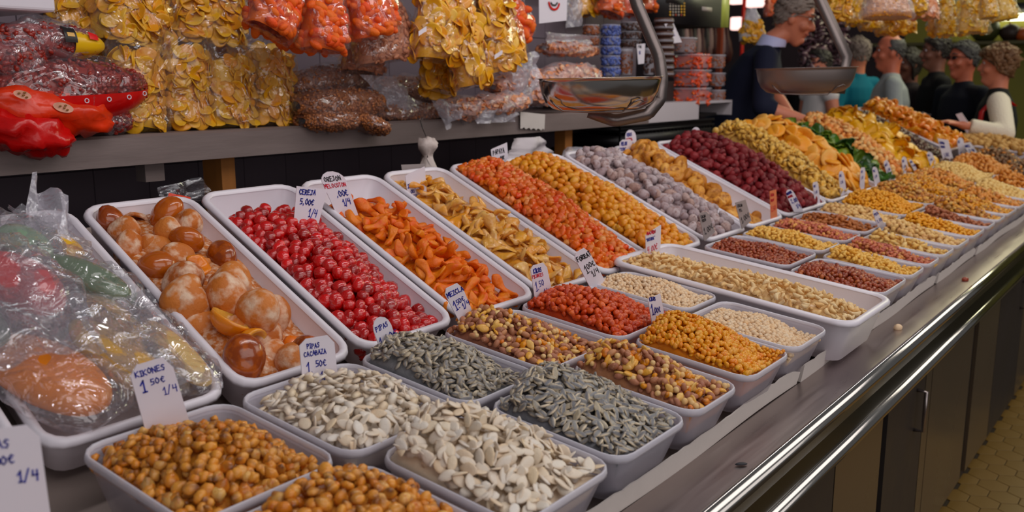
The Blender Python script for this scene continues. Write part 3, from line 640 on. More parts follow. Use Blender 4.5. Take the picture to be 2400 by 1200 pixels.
# white folded card strips along the ledge in front of the tubs
for i, (a, b_, h, mt, lb) in enumerate([(.80, 1.735, .036, 'card_strip', 'dirty white card strip standing along the ledge before the seed tubs'), (1.75, 2.02, .036, 'card_strip', 'short white card strip in front of the chickpea tub'),
                                     (2.03, 2.86, .034, 'card_strip', 'white card strip with a torn end before the cashew tray'), (2.88, 3.42, .032, 'card_strip', 'white card strip before the pistachio tubs'), (3.44, 4.6, .03, 'card_strip', 'farthest white card strip on the ledge')]):
    mb = MB(); n = int((b_ - a) / .02); r = np.random.default_rng(i); V = []; F = []
    for k in range(n + 1):
        x = a + (b_ - a) * k / n; hh = h + r.normal(0, .0012) - (.012 * max(0, 1 - (b_ - x) / .03)); wv = .003 * math.sin(x * 9 + i)
        V += [(x, .604 + wv, .8995), (x, .598 + wv, .9 + hh), (x, .601 + wv, .9 + hh), (x, .625, .902)]
    for k in range(n): q = 4 * k; F += [(q, q + 4, q + 5, q + 1), (q + 1, q + 5, q + 6, q + 2), (q + 2, q + 6, q + 7, q + 3), (q + 3, q + 7, q + 4, q)]
    F += [(0, 1, 2, 3), (4 * n + 3, 4 * n + 2, 4 * n + 1, 4 * n)]
    mb.add(V, F); o = mb.build('card_strip', M[mt]); tag(o, lb, 'card strip', 'white card strips on the ledge')

# ------------------------------------------------------------------ tubs and their heaps
def mound(h0, m, uc=.5, vc=.5, su=.42, sv=.45, tilt=0, wob=.004, p=2, tu=0):
    def f(u, v):
        u = np.asarray(u, float); v = np.asarray(v, float)
        e = np.exp(-np.abs((u - uc) / su) ** p - np.abs((v - vc) / sv) ** p)
        win = (1 - np.abs(2 * np.clip(u, 0, 1) - 1) ** 5) ** .6 * (1 - np.abs(2 * np.clip(v, 0, 1) - 1) ** 9) ** .6
        return h0 + m * e * win + tilt * (v - .5) + tu * (u - .5) + wob * np.sin(u * 7 + v * 4 + h0 * 900) + wob * .8 * np.sin(v * 11 - u * 5)
    return f
def tub(x0, x1, row, what, skew=0, y0=None, y1=None):
    y0 = (.575 if row == 0 else .828) if y0 is None else y0; y1 = (.812 if row == 0 else 1.072) if y1 is None else y1
    fr = tilted(x0, x1, y0, y1, LOW, skew)
    vessel(fr, .088 if row == 0 else .082, 'storage_tub', 'frosted plastic tub of %s, %s row' % (what, 'front' if row == 0 else 'back'), 'tub', 'frosted plastic tubs', M['clear_tub'], M['clear_rim'], .022, .0055, .030)
    return fr
mixk = ['mx_pea', 'mx_corn', 'mx_bean', 'mx_chick']
lowrows = [  # x0,x1 front; x0,x1 back; kinds; weights; text; surfaces front/back
    ((.525, .755), (.515, .738), ['kikone'], [1], 'toasted giant corn', mound(-.008, .044, .5, .65), mound(-.018, .048, .5, .48, .42, .42)),
    ((.772, .988), (.748, .972), ['pumpkin'], [1], 'white pumpkin seeds', mound(-.004, .058, .45, .75, .5, .5), mound(-.014, .044, .5, .45, .5, .5)),
    ((.998, .1205 * 10), (.982, 1.172), ['sunflower'], [1], 'grey sunflower seeds', mound(-.006, .056, .45, .74, .5, .5), mound(-.010, .056, .4, .62, .5, .5)),
    ((1.218, 1.392), (1.186, 1.408), mixk, [4, 2, 3, 3], 'cocktail nut mix', mound(-.004, .050, .35, .68), mound(-.012, .052, .3, .65)),
    (None, (1.420, 1.672), ['red'], [1], 'spicy red corn', None, mound(-.008, .054, .35, .58)),
    ((1.425, 1.625), None, ['corn'], [1], 'golden fried corn', mound(-.006, .056, .4, .68), None),
    ((1.640, 1.835), (1.690, 1.860), ['chick'], [1], 'cream chickpeas', mound(-.022, .024, .5, .6), mound(-.012, .026, .5, .6)),
    ((2.205, 2.440), (2.255, 2.50), ['redpea'], [1], 'dark red peanuts', mound(-.010, .022, .4, .7), mound(-.014, .020, .4, .7)),
    ((2.450, 2.620), (2.51, 2.70), ['yelpea'], [1], 'golden peanuts', mound(-.008, .034, .4, .8), mound(-.008, .03, .4, .6)),
    ((2.632, 2.790), (2.71, 2.90), ['pinkpea'], [1], 'pink-skinned peanuts', mound(-.008, .030, .4, .8), mound(-.008, .03, .4, .6)),
    ((2.802, 2.975), None, ['bl_alm'], [1], 'blanched almonds', mound(-.010, .034, .4, .8), None),
    (None, (2.91, 3.13), ['brown_alm'], [1], 'brown almonds', None, mound(-.014, .03, .4, .6)),
    ((2.988, 3.190), (3.14, 3.36), ['pist'], [1], 'pistachios', mound(-.010, .04, .4, .8), mound(-.012, .03, .4, .6)),
    ((3.205, 3.430), (3.37, 3.72), ['honey'], [1], 'honey peanuts', mound(-.010, .04, .4, .8), mound(-.004, .05, .4, .6)),
    ((3.445, 3.620), None, ['rosy'], [1], 'smoked almonds', mound(-.010, .04, .4, .9), None),
    ((3.635, 3.810), (3.73, 4.0), ['mixfar'], [1], 'mixed nuts', mound(-.010, .05, .4, .8), mound(-.004, .055, .4, .6)),
    ((3.825, 4.060), (4.01, 4.30), ['honey', 'mixfar'], [1, 1], 'toasted corn and nuts', mound(-.010, .05, .4, .8), mound(0, .06, .4, .6)),
    ((4.075, 4.34), (4.31, 4.62), ['mixfar', 'oran_alm'], [1, 1], 'mixed toasted almonds', mound(-.010, .05, .4, .8), mound(0, .06, .4, .6)),
    ((4.355, 4.70), (4.63, 5.05), ['palechick'], [1], 'pale hazelnuts', mound(-.010, .05, .4, .8), mound(0, .06, .4, .6)),
    ((4.715, 5.15), (5.06, 5.60), ['oran_alm'], [1], 'toasted almonds', mound(-.010, .06, .4, .8), mound(0, .075, .4, .6)),
    ((5.165, 5.65), (5.61, 6.10), ['datefar', 'oran_alm'], [3, 1], 'dark nuts', mound(-.010, .06, .4, .8), mound(0, .075, .4, .6)),
]
for i, (fr_x, bk_x, kk, ww, txt, sf, sb) in enumerate(lowrows):
    for row, xx, s_ in ((0, fr_x, sf), (1, bk_x, sb)):
        if xx is None: continue
        fr = tub(xx[0], xx[1], row, txt)
        heap(fr, [K[k] for k in kk], ww, s_, edge=.012 + K[kk[0]].size * .25, seed=100 + i * 2 + row, dens={'pumpkin': 2.1, 'sunflower': 3.0, 'cashew': 1.6}.get(kk[0], 1.45), name='heap', bottom=.05,
             label='%s heaped in the %s frosted tub' % (txt, 'front' if row == 0 else 'back'), jit=.3)
# almonds tub cut by the lower left corner
fr = tilted(.30, .515, .60, .83, (LOW[0], LOW[1] - .005, LOW[2])); vessel(fr, .085, 'storage_tub', 'white-rimmed tub of yellow nuts cut off by the photo edge', 'tub', 'frosted plastic tubs', M['white_tray'], M['white_tray'], .02, .010, .03)
heap(fr, [K['yelpea']], [1], mound(-.008, .02), seed=77, name='heap', label='yellow nuts in the tub at the lower left corner')
# long white cashew tray
fr = tilted(1.850, 2.165, .535, 1.135, (.585, 1.012, 6.0), 0.035)
vessel(fr, .105, 'display_tray', 'long deep white tray of raw cashews across both tub rows', 'tray', None, M['white_tray'], M['white_tray'], .03, .016, .035)
heap(fr, [K['cashew']], [1], lambda u, v: mound(-.036, .054, .34, .5, .5, .8)(u, v) - .030 * (u - .5), edge=.028, seed=55, dens=1.1, name='heap', label='raw cashews piled in the long white tray', bottom=.07, inset=.03)

def tray(x0, x1, what, y0=1.11, y1=1.665, dz=0, skew=.105, depth=.075, lab=None):
    fr = tilted(x0, x1, y0, y1, (HIGH[0], HIGH[1] + dz, HIGH[2]), skew)
    vessel(fr, depth, 'display_tray', lab or 'sloping white plastic tray of %s' % what, 'tray', 'sloping white trays', M['white_tray'], M['white_tray'], .022, .014, .03)
    return fr
def fill(fr, kk, ww, s_, seed, txt, **kw): heap(fr, [K[k] for k in kk], ww, s_, seed=seed, name='heap', label='%s piled in a sloping white tray' % txt, bottom=.06, edge=.019 + K[kk[0]].size * .30, inset=.024, **kw)
tray(.215, .485, 'nothing in view', lab='sloping white tray at the left edge behind the cut-off price card')
own = tray(.500, .778, 'bagged candied fruit')
f_or = tray(.792, 1.030, 'glazed candied fruits')
fill(f_or, ['c_frost', 'c_brown', 'c_cup', 'c_wedge'], [6, 5, 2, 3], mound(-.022, .040, .45, .5, .5, .6), 11, 'candied fruits', dens=1.45, jit=.45)
f_ch = tray(1.044, 1.294, 'red candied cherries'); f_ch2 = Frame(f_ch.o, f_ch.ex, f_ch.ey, f_ch.W, f_ch.L)
fill(f_ch, ['cherry'], [1], mound(-.030, .044, .42, .5, .48, .55), 12, 'candied cherries', dens=1.2, y1=f_ch.L * .90)
f_pe = tray(1.306, 1.560, 'dried peach strips')
fill(f_pe, ['peach'], [1], mound(-.030, .046, .40, .42, .5, .6), 13, 'dried peach strips', dens=4.0, y1=f_pe.L * .90, jit=.6)
f_za = tray(1.572, 1.812, 'candied mango strips')
fill(f_za, ['ginger'], [1], mound(-.024, .040, .45, .45, .5, .6), 14, 'candied mango strips', dens=3.2, jit=.6)
f_pa = tray(1.826, 2.055, 'papaya cubes')
fill(f_pa, ['papaya'], [1], mound(-.016, .054, .55, .6, .6, .75), 15, 'papaya cubes', dens=1.25)
f_go = tray(2.068, 2.372, 'golden pineapple chunks')
fill(f_go, ['gold'], [1], mound(-.020, .056, .35, .6, .55, .7), 16, 'pineapple chunks', dens=1.25)
f_sf = tray(2.386, 2.680, 'grey sugared figs')
fill(f_sf, ['sugfig'], [1], mound(-.018, .055, .5, .6, .6, .7), 17, 'sugared figs', dens=1.3)
f_fi = tray(2.692, 2.990, 'tan dried figs')
fill(f_fi, ['fig'], [1], mound(-.055, .095, .28, .75, .42, .6), 18, 'dried figs', dens=1.4, jit=.45)
f_ra = tray(3.002, 3.430, 'crimson strawberries')
fill(f_ra, ['rasp'], [1], mound(-.025, .100, .5, .6, .5, .65), 19, 'dried strawberries', dens=1.2)
f_ba = tray(3.442, 3.720, 'banana chips')
fill(f_ba, ['banana'], [1], mound(-.010, .105, .4, .75, .7, .7), 20, 'banana chips', dens=2.4)
f_pi = tray(3.732, 4.100, 'pineapple slices')
fill(f_pi, ['pina'], [1], mound(-.010, .115, .45, .75, .7, .7), 21, 'pineapple slices', dens=2.2)
f_gr = tray(4.112, 4.330, 'green kiwi slices')
fill(f_gr, ['green'], [1], mound(-.005, .070, .5, .6, .7, .7), 22, 'kiwi slices', dens=2.4)
f_mx = tray(4.342, 4.640, 'apple pieces')
fill(f_mx, ['farmix'], [1], mound(0, .10, .5, .7, .7, .7), 23, 'apple pieces', dens=1.6)
f_ma = tray(4.652, 5.180, 'yellow mango')
fill(f_ma, ['mango'], [1], mound(0, .105, .5, .75, .6, .7), 24, 'dried mango', dens=2.0)
f_ri = tray(5.192, 5.560, 'prunes')
fill(f_ri, ['raisin'], [1], mound(0, .07, .4, .8, .6, .7), 25, 'prunes', dens=1.4)
f_or2 = tray(5.60, 6.15, 'orange candied halves', y0=1.16, y1=1.72, dz=.04)
fill(f_or2, ['orng'], [1], mound(.01, .06, .4, .7, .6, .7), 26, 'candied orange halves', dens=2)
# walnut tray at the far corner
fr = tilted(6.12, 6.56, .78, 1.38, (.585, 1.045, 6.0)); vessel(fr, .10, 'display_tray', 'white tray of whole walnuts at the far corner of the counter', 'tray', 'sloping white trays', M['white_tray'], M['white_tray'], .02, .014, .03)
heap(fr, [K['walnut']], [1], mound(0, .05), seed=88, name='heap', label='whole walnuts piled in the far corner tray', dens=1.2)
flush_heaps()

# ------------------------------------------------------------------ the room
def struct(name, me_or_mb, mat=None, **kw):
    o = me_or_mb.build(name, mat) if isinstance(me_or_mb, MB) else link(name, me_or_mb); o['kind'] = 'structure'
    return o
mb = MB(); mb.box((-.6, -3.2, -.05), (11.5, 6.5, -.004)); floor = struct('floor', mb, M['floor_grout'])
hexr = .058
def hexmesh():
    V = []; 
    for z, r_ in ((-.004, hexr * .97), (-.0005, hexr * .97), (.0, hexr * .94)):
        for k in range(6): a = math.radians(60 * k); V.append((r_ * math.cos(a), r_ * math.sin(a), z))
    F = [tuple(range(12, 18))] + [(6 * l + k, 6 * l + (k + 1) % 6, 6 * l + 6 + (k + 1) % 6, 6 * l + 6 + k) for l in (0, 1) for k in range(6)]
    return mesh_of('tile', V, F, M['floor_tile'], False)
hm = hexmesh(); rest = MB(); cnt = 0; cells = []
for i in range(-2, 64):
    for j in range(-20, 14):
        x = 2.6 + i * hexr * 1.5; y = j * hexr * math.sqrt(3) + (hexr * math.sqrt(3) / 2 if i % 2 else 0)
        if y > .62: continue
        v = np.array([x, y, 0]) - CAM; d = v @ FWD
        if d < .5: continue
        px, py = 1200 + FPX * (v @ RIGHT) / d, 600 - FPX * (v @ UP) / d
        vis = px < 2440 and py < 1240 and px > 1980; cells.append((0 if vis else 1, d, x, y))
cells.sort()
for n_, (nv, d, x, y) in enumerate(cells[:760]):
    if not nv and cnt < 290: link('tile', hm, floor, (x, y, 0)); cnt += 1
    else: rest.add([(v.co[0] + x, v.co[1] + y, v.co[2]) for v in hm.vertices], [tuple(p.vertices) for p in hm.polygons])
if rest.n: tag(rest.build('tiles_beyond', M['floor_tile'], floor), kind='stuff')
# tiled wall behind the shelf
WY = 2.36; TW, TH = .160, .205
mb = MB(); mb.box((-.4, WY + .006, 0), (4.15, WY + .12, 3.2)); wall = struct('wall_back', mb, M['grout'])
tv = MB(); g = .0018; tv.add([(g, 0, g), (TW - g, 0, g), (TW - g, 0, TH - g), (g, 0, TH - g), (0, .006, 0), (TW, .006, 0), (TW, .006, TH), (0, .006, TH)],
    [(0, 1, 2, 3), (0, 4, 5, 1), (1, 5, 6, 2), (2, 6, 7, 3), (3, 7, 4, 0)])
tm = mesh_of('tile', tv.V, tv.F, M['tile'], False)
for i in range(26):
    for j in range(10):
        link('tile', tm, wall, (-.02 + i * TW, WY, .44 + j * TH))
# far wall of the hall, its lit tube and produce shelf
mb = MB(); mb.box((10.6, -3.2, 0), (10.7, 2.75, 3.6)); wf = struct('wall_far', mb, plain('olive_wall', (112, 108, 50), .7, var=.08))
mb = MB(); mb.box((10.6, 2.75, 0), (10.7, 6.5, 3.6)); struct('wall_far_dark', mb, plain('plum_wall', (40, 30, 34), .8, var=.4, vscale=3))
o = at(2330, 42, X=10.5); mb = MB(); mb.tube([(10.5, o[1] - .9, o[2]), (10.5, o[1] + .35, o[2])], .035, 12)
lt = empty('ceiling_light', (10.5, o[1], o[2])); tag(lt, 'lit fluorescent tube over the far olive stall', 'light')
me = mesh_of('lit_tube', mb.V, mb.F, M['tube_glow'], True); me.transform(Matrix.Translation((-10.5, -o[1], -o[2]))); link('lit_tube', me, lt)
mb = MB(); mb.box((10.52, o[1] - 1.0, o[2] + .05), (10.6, o[1] + .5, o[2] + .14)); me = mesh_of('housing', mb.V, mb.F, M['black']); me.transform(Matrix.Translation((-10.5, -o[1], -o[2]))); link('housing', me, lt)
mb = MB(); z = at(2300, 98, X=10.4)[2]; mb.box((10.2, -.4, z - .03), (10.6, 3.0, z)); o = mb.build('produce_shelf', plain('olive_shelf', (70, 66, 40), .6)); tag(o, 'dark ledge shelf on the olive far wall', 'shelf')
for i, (x, rad, c, lb) in enumerate([(2308, .14, (52, 54, 24), 'large dark green melon on the far ledge'), (2367, .10, (40, 26, 20), 'dark brown round gourd on the far ledge'), (2396, .075, (150, 70, 26), 'orange squash at the right end of the far ledge')]):
    p = at(x, 90, X=10.4); mb = MB(); mb.lathe([(0.001, 0), (rad * .6, rad * .08), (rad * .95, rad * .5), (rad, rad * .85), (rad * .85, rad * 1.3), (rad * .4, rad * 1.62), (.001, rad * 1.68)], (10.4, p[1], z), 20)
    o = mb.build('melon' if i == 0 else 'squash', plain('gourd%d' % i, c, .5, var=.2), smooth=True); tag(o, lb, 'vegetable')
    mb = MB(); mb.tube([(10.4, p[1], z + rad * 1.6), (10.4, p[1] + .02, z + rad * 1.8)], .01, 6); mb.build('stem', M['wood'], o)

# ------------------------------------------------------------------ shelf along the back wall
SY = 1.95
sh = empty('wall_shelf', (1.9, SY, 1.37)); tag(sh, 'long grey metal shelf with a deep front edge along the tiled wall', 'shelf')
def child(mb, name, mat, par, smooth=False):
    me = mesh_of(name, mb.V, mb.F, mat, smooth); me.transform(Matrix.Translation(-par.location)); return link(name, me, par)
mb = MB(); prism_x(mb, [(SY, 1.305), (SY, 1.368), (SY + .01, 1.374), (WY, 1.374), (WY, 1.362), (SY + .012, 1.362), (SY + .012, 1.305)], -.1, 2.115); child(mb, 'shelf_plate', M['shelf'], sh)
mb = MB(); prism_x(mb, [(SY + .004, 1.307), (SY + .004, 1.366), (SY + .014, 1.372), (WY, 1.372), (WY, 1.360), (SY + .016, 1.360), (SY + .016, 1.307)], 2.118, 3.55); child(mb, 'shelf_plate', M['shelf'], sh)
mb = MB(); px_ = at(519, 400, Y=2.02)[0]; mb.box((px_, 2.02, .0), (at(551, 400, Y=2.02)[0], 2.10, 1.305)); child(mb, 'post', M['wood'], sh)
mb = MB(); mb.box((3.0, 2.02, 0), (3.05, 2.07, 1.30)); child(mb, 'post', M['wood'], sh)
mb = MB(); p = at(357, 395, Y=2.0); mb.box((p[0] - .025, 1.99, p[2] - .03), (p[0] + .025, 2.03, 1.305)); child(mb, 'bracket', M['shelf'], sh)

# ------------------------------------------------------------------ bags
def rings(B, T, side, prof, nring=18, nseg=22, crink=.006, seed=0, sq=2.4, lean=None):
    "prof(t)->(halfwidth, halfdepth); returns V,F, frame"
    r = np.random.default_rng(seed); B, T = np.array(B, float), np.array(T, float); ax = T - B; H_ = np.linalg.norm(ax); a = ax / H_
    side = nrm(np.array(side, float) - a * np.dot(side, a)); nv = np.cross(a, side)
    V = []; ph = r.uniform(0, 6, 12)
    for i in range(nring):
        t = i / (nring - 1); wd, dp = prof(t)
        for k in range(nseg):
            u = 2 * math.pi * k / nseg; cu, su = math.cos(u), math.sin(u); e = 2 / sq
            x = wd * math.copysign(abs(cu) ** e, cu); y = dp * math.copysign(abs(su) ** e, su)
            q = crink * (math.sin(5 * u + 9 * t + ph[0]) + math.sin(9 * u - 14 * t + ph[1]) * .7 + math.sin(3 * u + 21 * t + ph[2]) * .6 + r.normal(0, .5)) * (1 if dp > crink else .3)
            V.append(B + a * (H_ * t) + side * (x + q * cu) + nv * (y + q * su))
    F = [(i * nseg + k, i * nseg + (k + 1) % nseg, (i + 1) * nseg + (k + 1) % nseg, (i + 1) * nseg + k) for i in range(nring - 1) for k in range(nseg)]
    F += [tuple(range(nseg))[::-1], tuple(range((nring - 1) * nseg, nring * nseg))]
    return np.array(V), F, (B, a, side, nv, H_)
def pillow(w_, d_, pinch=.10, top=.12):
    def f(t):
        e = min(1, t / pinch) if t < pinch else (min(1, (1 - t) / top) if t > 1 - top else 1)
        return w_ * (.90 + .10 * e), max(.0015, d_ * math.sqrt(max(0, 1 - (1 - e) ** 2)))
    return f
def sack(w_, d_, neck=.12, k=1.25, pw=.9):
    "hanging bag: wide flat bottom, narrowing to a tied neck at the top"
    def f(t):
        wd = w_ * (1 - (1 - neck) * max(0, t) ** k) ; e = min(1, t / .12)
        return wd, max(.002, d_ * math.sqrt(max(0, 1 - (1 - e) ** 2)) * (1 - .85 * t ** pw))
    return f
def content(fr, prof, fill, size, protos, n, seed, mat, core=.86, sq=2.4, flat=.35, t0=.03):
    B, a, side, nv, H_ = fr; r = np.random.default_rng(seed); items = []
    e = 2 / sq
    Vc = []; nr_, ns = 12, 16
    for i in range(nr_):
        t = t0 + (fill - t0) * i / (nr_ - 1); wd, dp = prof(t); q = core * (.35 if i == nr_ - 1 else 1)
        for k in range(ns):
            u = 2 * math.pi * k / ns; cu, su = math.cos(u), math.sin(u)
            Vc.append(B + a * H_ * t + side * wd * q * math.copysign(abs(cu) ** e, cu) + nv * dp * q * math.copysign(abs(su) ** e, su))
    Fc = []
    for i in range(nr_ - 1):
        for k in range(ns):
            p, q = i * ns + k, i * ns + (k + 1) % ns; Fc += [(p, q, q + ns), (p, q + ns, p + ns)]
    for _ in range(n):
        t = r.uniform(t0, fill); u = r.uniform(0, 2 * math.pi); wd, dp = prof(t); q = core + r.uniform(-.04, .06)
        cu, su = math.cos(u), math.sin(u)
        # even out density along the perimeter of flat bags
        x = wd * r.uniform(-1, 1); xx = min(.999, abs(x / wd)) if wd > 0 else 0
        y = dp * (1 - xx ** sq) ** (1 / sq) * (1 if su > 0 else -1)
        p = B + a * H_ * t + side * x * q + nv * y * q
        nn = nrm(side * (math.copysign(abs(x) / max(wd, 1e-4) ** 2 * dp, x)) + nv * (y / max(dp, 1e-4)) + a * .1)
        tx = nrm(np.cross(nn, a + .01)); ty = np.cross(nn, tx); Rm = np.stack([tx, ty, nn], 1) @ rotmats(1, r, flat)[0]
        V, F, tn = protos[int(r.integers(len(protos)))]; items.append((V, F, tn, Rm, size * .5 * r.uniform(.8, 1.2), p, float(r.uniform())))
    V, F, T_, R_ = join_pieces(items, (np.array(Vc), np.array(Fc)))
    return mesh_of('contents', V, F, mat, True, T_, R_, LOCS[0])
r0 = np.random.default_rng(3)
CHIP = [P_disc(2, .05, .42, rough=.10)(r0) for _ in range(6)]
PUFF = [P_blob(2, (1, .58, .58), .1)(r0) for _ in range(4)]
NUTS = [P_blob(1, (1, .62, .6), .1)(r0) for _ in range(4)]
SHEL = [P_blob(2, (1, .5, .5), .15)(r0) for _ in range(4)]
C_CHIP = pm('potato_chips', [(212, 154, 50), (226, 176, 72), (200, 134, 42), (234, 190, 94)], .4, spot=(180, 104, 40), spotscale=1.2, spotlo=.6, spothi=.75, coat=.2)
C_PUFF = pm('cheese_puffs', [(232, 100, 10), (238, 120, 18), (224, 84, 8)], .6, bump=.5, bscale=4)
C_NUT = pm('bagged_peanuts', [(128, 78, 48), (150, 96, 60), (108, 64, 42)], .5)
C_SHELL = pm('shelled_peanuts', [(150, 100, 78), (166, 116, 92), (138, 88, 70)], .6)
C_RED = pm('bagged_red_peanuts', [(116, 28, 22), (136, 40, 28), (96, 24, 22)], .4, coat=.4)
C_YEL = pm('bagged_yellow_rings', [(222, 176, 56), (214, 158, 44), (230, 196, 90)], .45)
C_CORN = pm('bagged_corn', [(206, 150, 60), (196, 132, 44), (216, 170, 92)], .5)
C_PINK = pm('bagged_wafers', [(206, 150, 116), (190, 120, 84), (216, 172, 140)], .5)
CONT = dict(chip=(CHIP, .060, C_CHIP, 110, .35), puff=(PUFF, .040, C_PUFF, 170, .9), nut=(NUTS, .013, C_NUT, 520, .9), shell=(SHEL, .026, C_SHELL, 170, .3), red=(NUTS, .017, C_RED, 420, .9), corn=(CHIP, .03, C_YEL, 150, .7), wafer=(CHIP, .04, C_PINK, 110, .5), fine=(NUTS, .010, C_CORN, 500, .9), pale=(NUTS, .016, C_YEL, 400, .9))
BAGN = [0]
def bag(B, T, side, prof, what, label, cat='bag', group=None, fill=.85, film='film', name='bag_of_snacks', seed=None, crink=.004, n=None, core=.86, sq=2.4, size=None):
    BAGN[0] += 1; seed = BAGN[0] if seed is None else seed
    V, F, fr = rings(B, T, side, prof, crink=crink, seed=seed, sq=sq)
    o = link(name, mesh_of(name, V, F, M[film], True)); tag(o, label, cat, group)
    if what:
        pr, sz, mt, cn, fl = CONT[what]
        tag(link('contents', content(fr, prof, fill, size or sz, pr, n or cn, seed, mt, core, sq, fl), o), kind='stuff')
    return o
EX = np.array([1., 0, 0])
def shelfbag(x0, x1, y0, y1, Y, what, label, **k):
    "standing pillow bag between pixel columns x0,x1 and rows y0 (top), y1 (bottom) at depth Y"
    B = at((x0 + x1) / 2, y1, Y=Y); T = at((x0 + x1) / 2, y0, Y=Y + k.pop('lean', .04)); wd = abs(at(x1, y1, Y=Y)[0] - at(x0, y1, Y=Y)[0]) / 2
    d = k.pop('d', wd * .62); pr = k.pop('prof', None) or pillow(wd, d, .07, .16)
    return bag(B, T, k.pop('side', EX), pr, what, label, **k)
G1 = 'bags of potato chips standing on the shelf'
chips = [(252, 392, 90, 308, 2.02, 'clear bag of potato chips standing beside the red bags'), (378, 500, 78, 304, 2.03, 'clear bag of potato chips second from the red bags, crinkled top open'),
         (478, 598, 100, 304, 2.02, 'clear bag of potato chips third from the red bags'), (580, 688, 92, 298, 2.03, 'clear bag of potato chips last in the standing row, next to the brown nut bags')]
for x0, x1, y0, y1, Y, lb in chips: shelfbag(x0, x1, y0, y1, Y, 'chip', lb, group=G1, name='bag_of_chips', cat='bag of chips', fill=.80, d=.050, n=120, size=.048, core=.76)
shelfbag(205, 400, -40, 118, 2.22, 'chip', 'large bag of darker chips lying behind the standing row, left one', group='large chip bags on top of the row', name='bag_of_chips', cat='bag of chips', fill=.95, d=.07, film='film', n=260)
shelfbag(398, 572, -50, 112, 2.22, 'chip', 'large bag of darker chips behind the standing row, under the shelf above', group='large chip bags on top of the row', name='bag_of_chips', cat='bag of chips', fill=.95, d=.07, n=260)
shelfbag(110, 250, -40, 130, 2.29, 'chip', 'shadowed chip bag against the tiles above the red bags', group='large chip bags on top of the row', name='bag_of_chips', cat='bag of chips', fill=.95, d=.05)
for i, x in enumerate((300, 480, 620)): shelfbag(x - 60, x + 60, 95, 300, 2.27, 'chip', ['shadowed chip bag hidden behind the first standing bags', 'shadowed chip bag behind the middle of the standing row', 'shadowed chip bag behind the last standing bag'][i], group='chip bags behind the row', name='bag_of_chips', cat='bag of chips', d=.05, n=90)
def lay(x0, y0, x1, y1, hh, Y, what, label, d=.06, **k):
    "lying pillow bag whose long axis runs from pixel (x0,y0) to (x1,y1), half height hh metres"
    B = at(x0, y0, Y=Y); T = at(x1, y1, Y=Y + k.pop('dy', 0)); return bag(B, T, k.pop('side', (0, 0, 1)), k.pop('prof', None) or (lambda t: (max(.003, hh * (1 - abs(2 * t - 1) ** 2.6) ** .6), max(.003, d * (1 - abs(2 * t - 1) ** 3) ** .6))), what, label, fill=.97, **k)
# red peanut bags at the left
G2 = 'red bags of peanuts stacked on the shelf'
o = lay(-60, 222, 338, 203, .072, 1.99, 'red', 'plump bag of red peanuts with a scarlet printed base, topmost long one', d=.09, group=G2, name='bag_of_peanuts', cat='bag of peanuts', size=.016, n=900)
def blob_(mb, c, r3): V, F = ICO[1]; mb.add(V * np.array(r3) + c, F)
def over(parent_args, zlo, zhi, mat, name, d=.093, hh=.073, x0=-60, x1=338, y0=222, y1=203, Y=1.99, par=None, t0=.0, t1=1., scale=1.0):
    "printed patch hugging the bag front: part of the bag"
    B = at(x0, y0, Y=Y); T = at(x1, y1, Y=Y); a = T - B; V = []; F = []; n, m_ = 24, 8
    for i in range(n):
        t = t0 + (t1 - t0) * i / (n - 1); h_ = max(.003, hh * (1 - abs(2 * t - 1) ** 2.6) ** .6); dd = max(.003, d * (1 - abs(2 * t - 1) ** 3) ** .6)
        for j in range(m_):
            s_ = zlo + (zhi - zlo) * j / (m_ - 1); V.append(B + a * t + np.array([0, -dd * max(0, 1 - abs(s_) ** 2.4) ** (1 / 2.4) - .003, s_ * h_ * scale]))
    F = [(i * m_ + j, (i + 1) * m_ + j, (i + 1) * m_ + j + 1, i * m_ + j + 1) for i in range(n - 1) for j in range(m_ - 1)]
    return link(name, mesh_of(name, V, F, mat, True), par)
over(None, -.98, -.12, M['red_film'], 'printed_band', par=o)
for i in range(7):
    t = .08 + i * .135; B = at(-60, 222, Y=1.99); T = at(338, 203, Y=1.99); p = B + (T - B) * t; mb = MB()
    hh = .073 * (1 - abs(2 * t - 1) ** 2.6) ** .6; dd = .093 * (1 - abs(2 * t - 1) ** 3) ** .6
    mb.tube([p + np.array([math.cos(q) * .0045, -dd * .97 - .006, -hh * .28 + math.sin(q) * .0045]) for q in np.linspace(0, 2 * math.pi, 11)], .0011, 5); mb.build('printed_ring', M['card'], o)
o = lay(-80, 232, 262, 285, .044, 1.955, None, 'scarlet printed peanut bag with two white round emblems below the plump one', d=.075, group=G2, name='bag_of_peanuts', cat='bag of peanuts', film='orange_film', sq=2.2, crink=.006)
for (px, py, r_) in ((52, 222, .015), (148, 252, .018)):
    p = at(px, py, Y=1.874); mb = MB(); n = 20; V = [p] + [p + np.array([r_ * 1.15 * math.cos(2 * math.pi * k / n), -.001, r_ * .55 * math.sin(2 * math.pi * k / n) - r_ * .25 * math.cos(2 * math.pi * k / n)]) for k in range(n)]
    mb.add(V, [(0, 1 + (k + 1) % n, 1 + k) for k in range(n)]); e = mb.build('emblem', M['emblem'], o)
    mb = MB(); [blob_(mb, p + np.array(q), (.0035, .001, .0022)) for q in ((-.007, -.003, .003), (.001, -.003, -.001), (.007, -.003, -.005), (.004, -.003, .004))]; mb.build('emblem_drawing', plain('emblem_brown%d' % px, (120, 80, 40), .6), e)
lay(150, 250, 300, 290, .040, 1.99, 'red', 'half-empty clear end of a red peanut bag lying on the shelf edge', d=.06, group=G2, name='bag_of_peanuts', cat='bag of peanuts', film='film_hazy')
lay(-60, 290, 165, 335, .040, 1.925, None, 'dull red bag hanging over the shelf edge, lowest of the pile', d=.07, group=G2, name='bag_of_peanuts', cat='bag of peanuts', film='red_film', crink=.006)
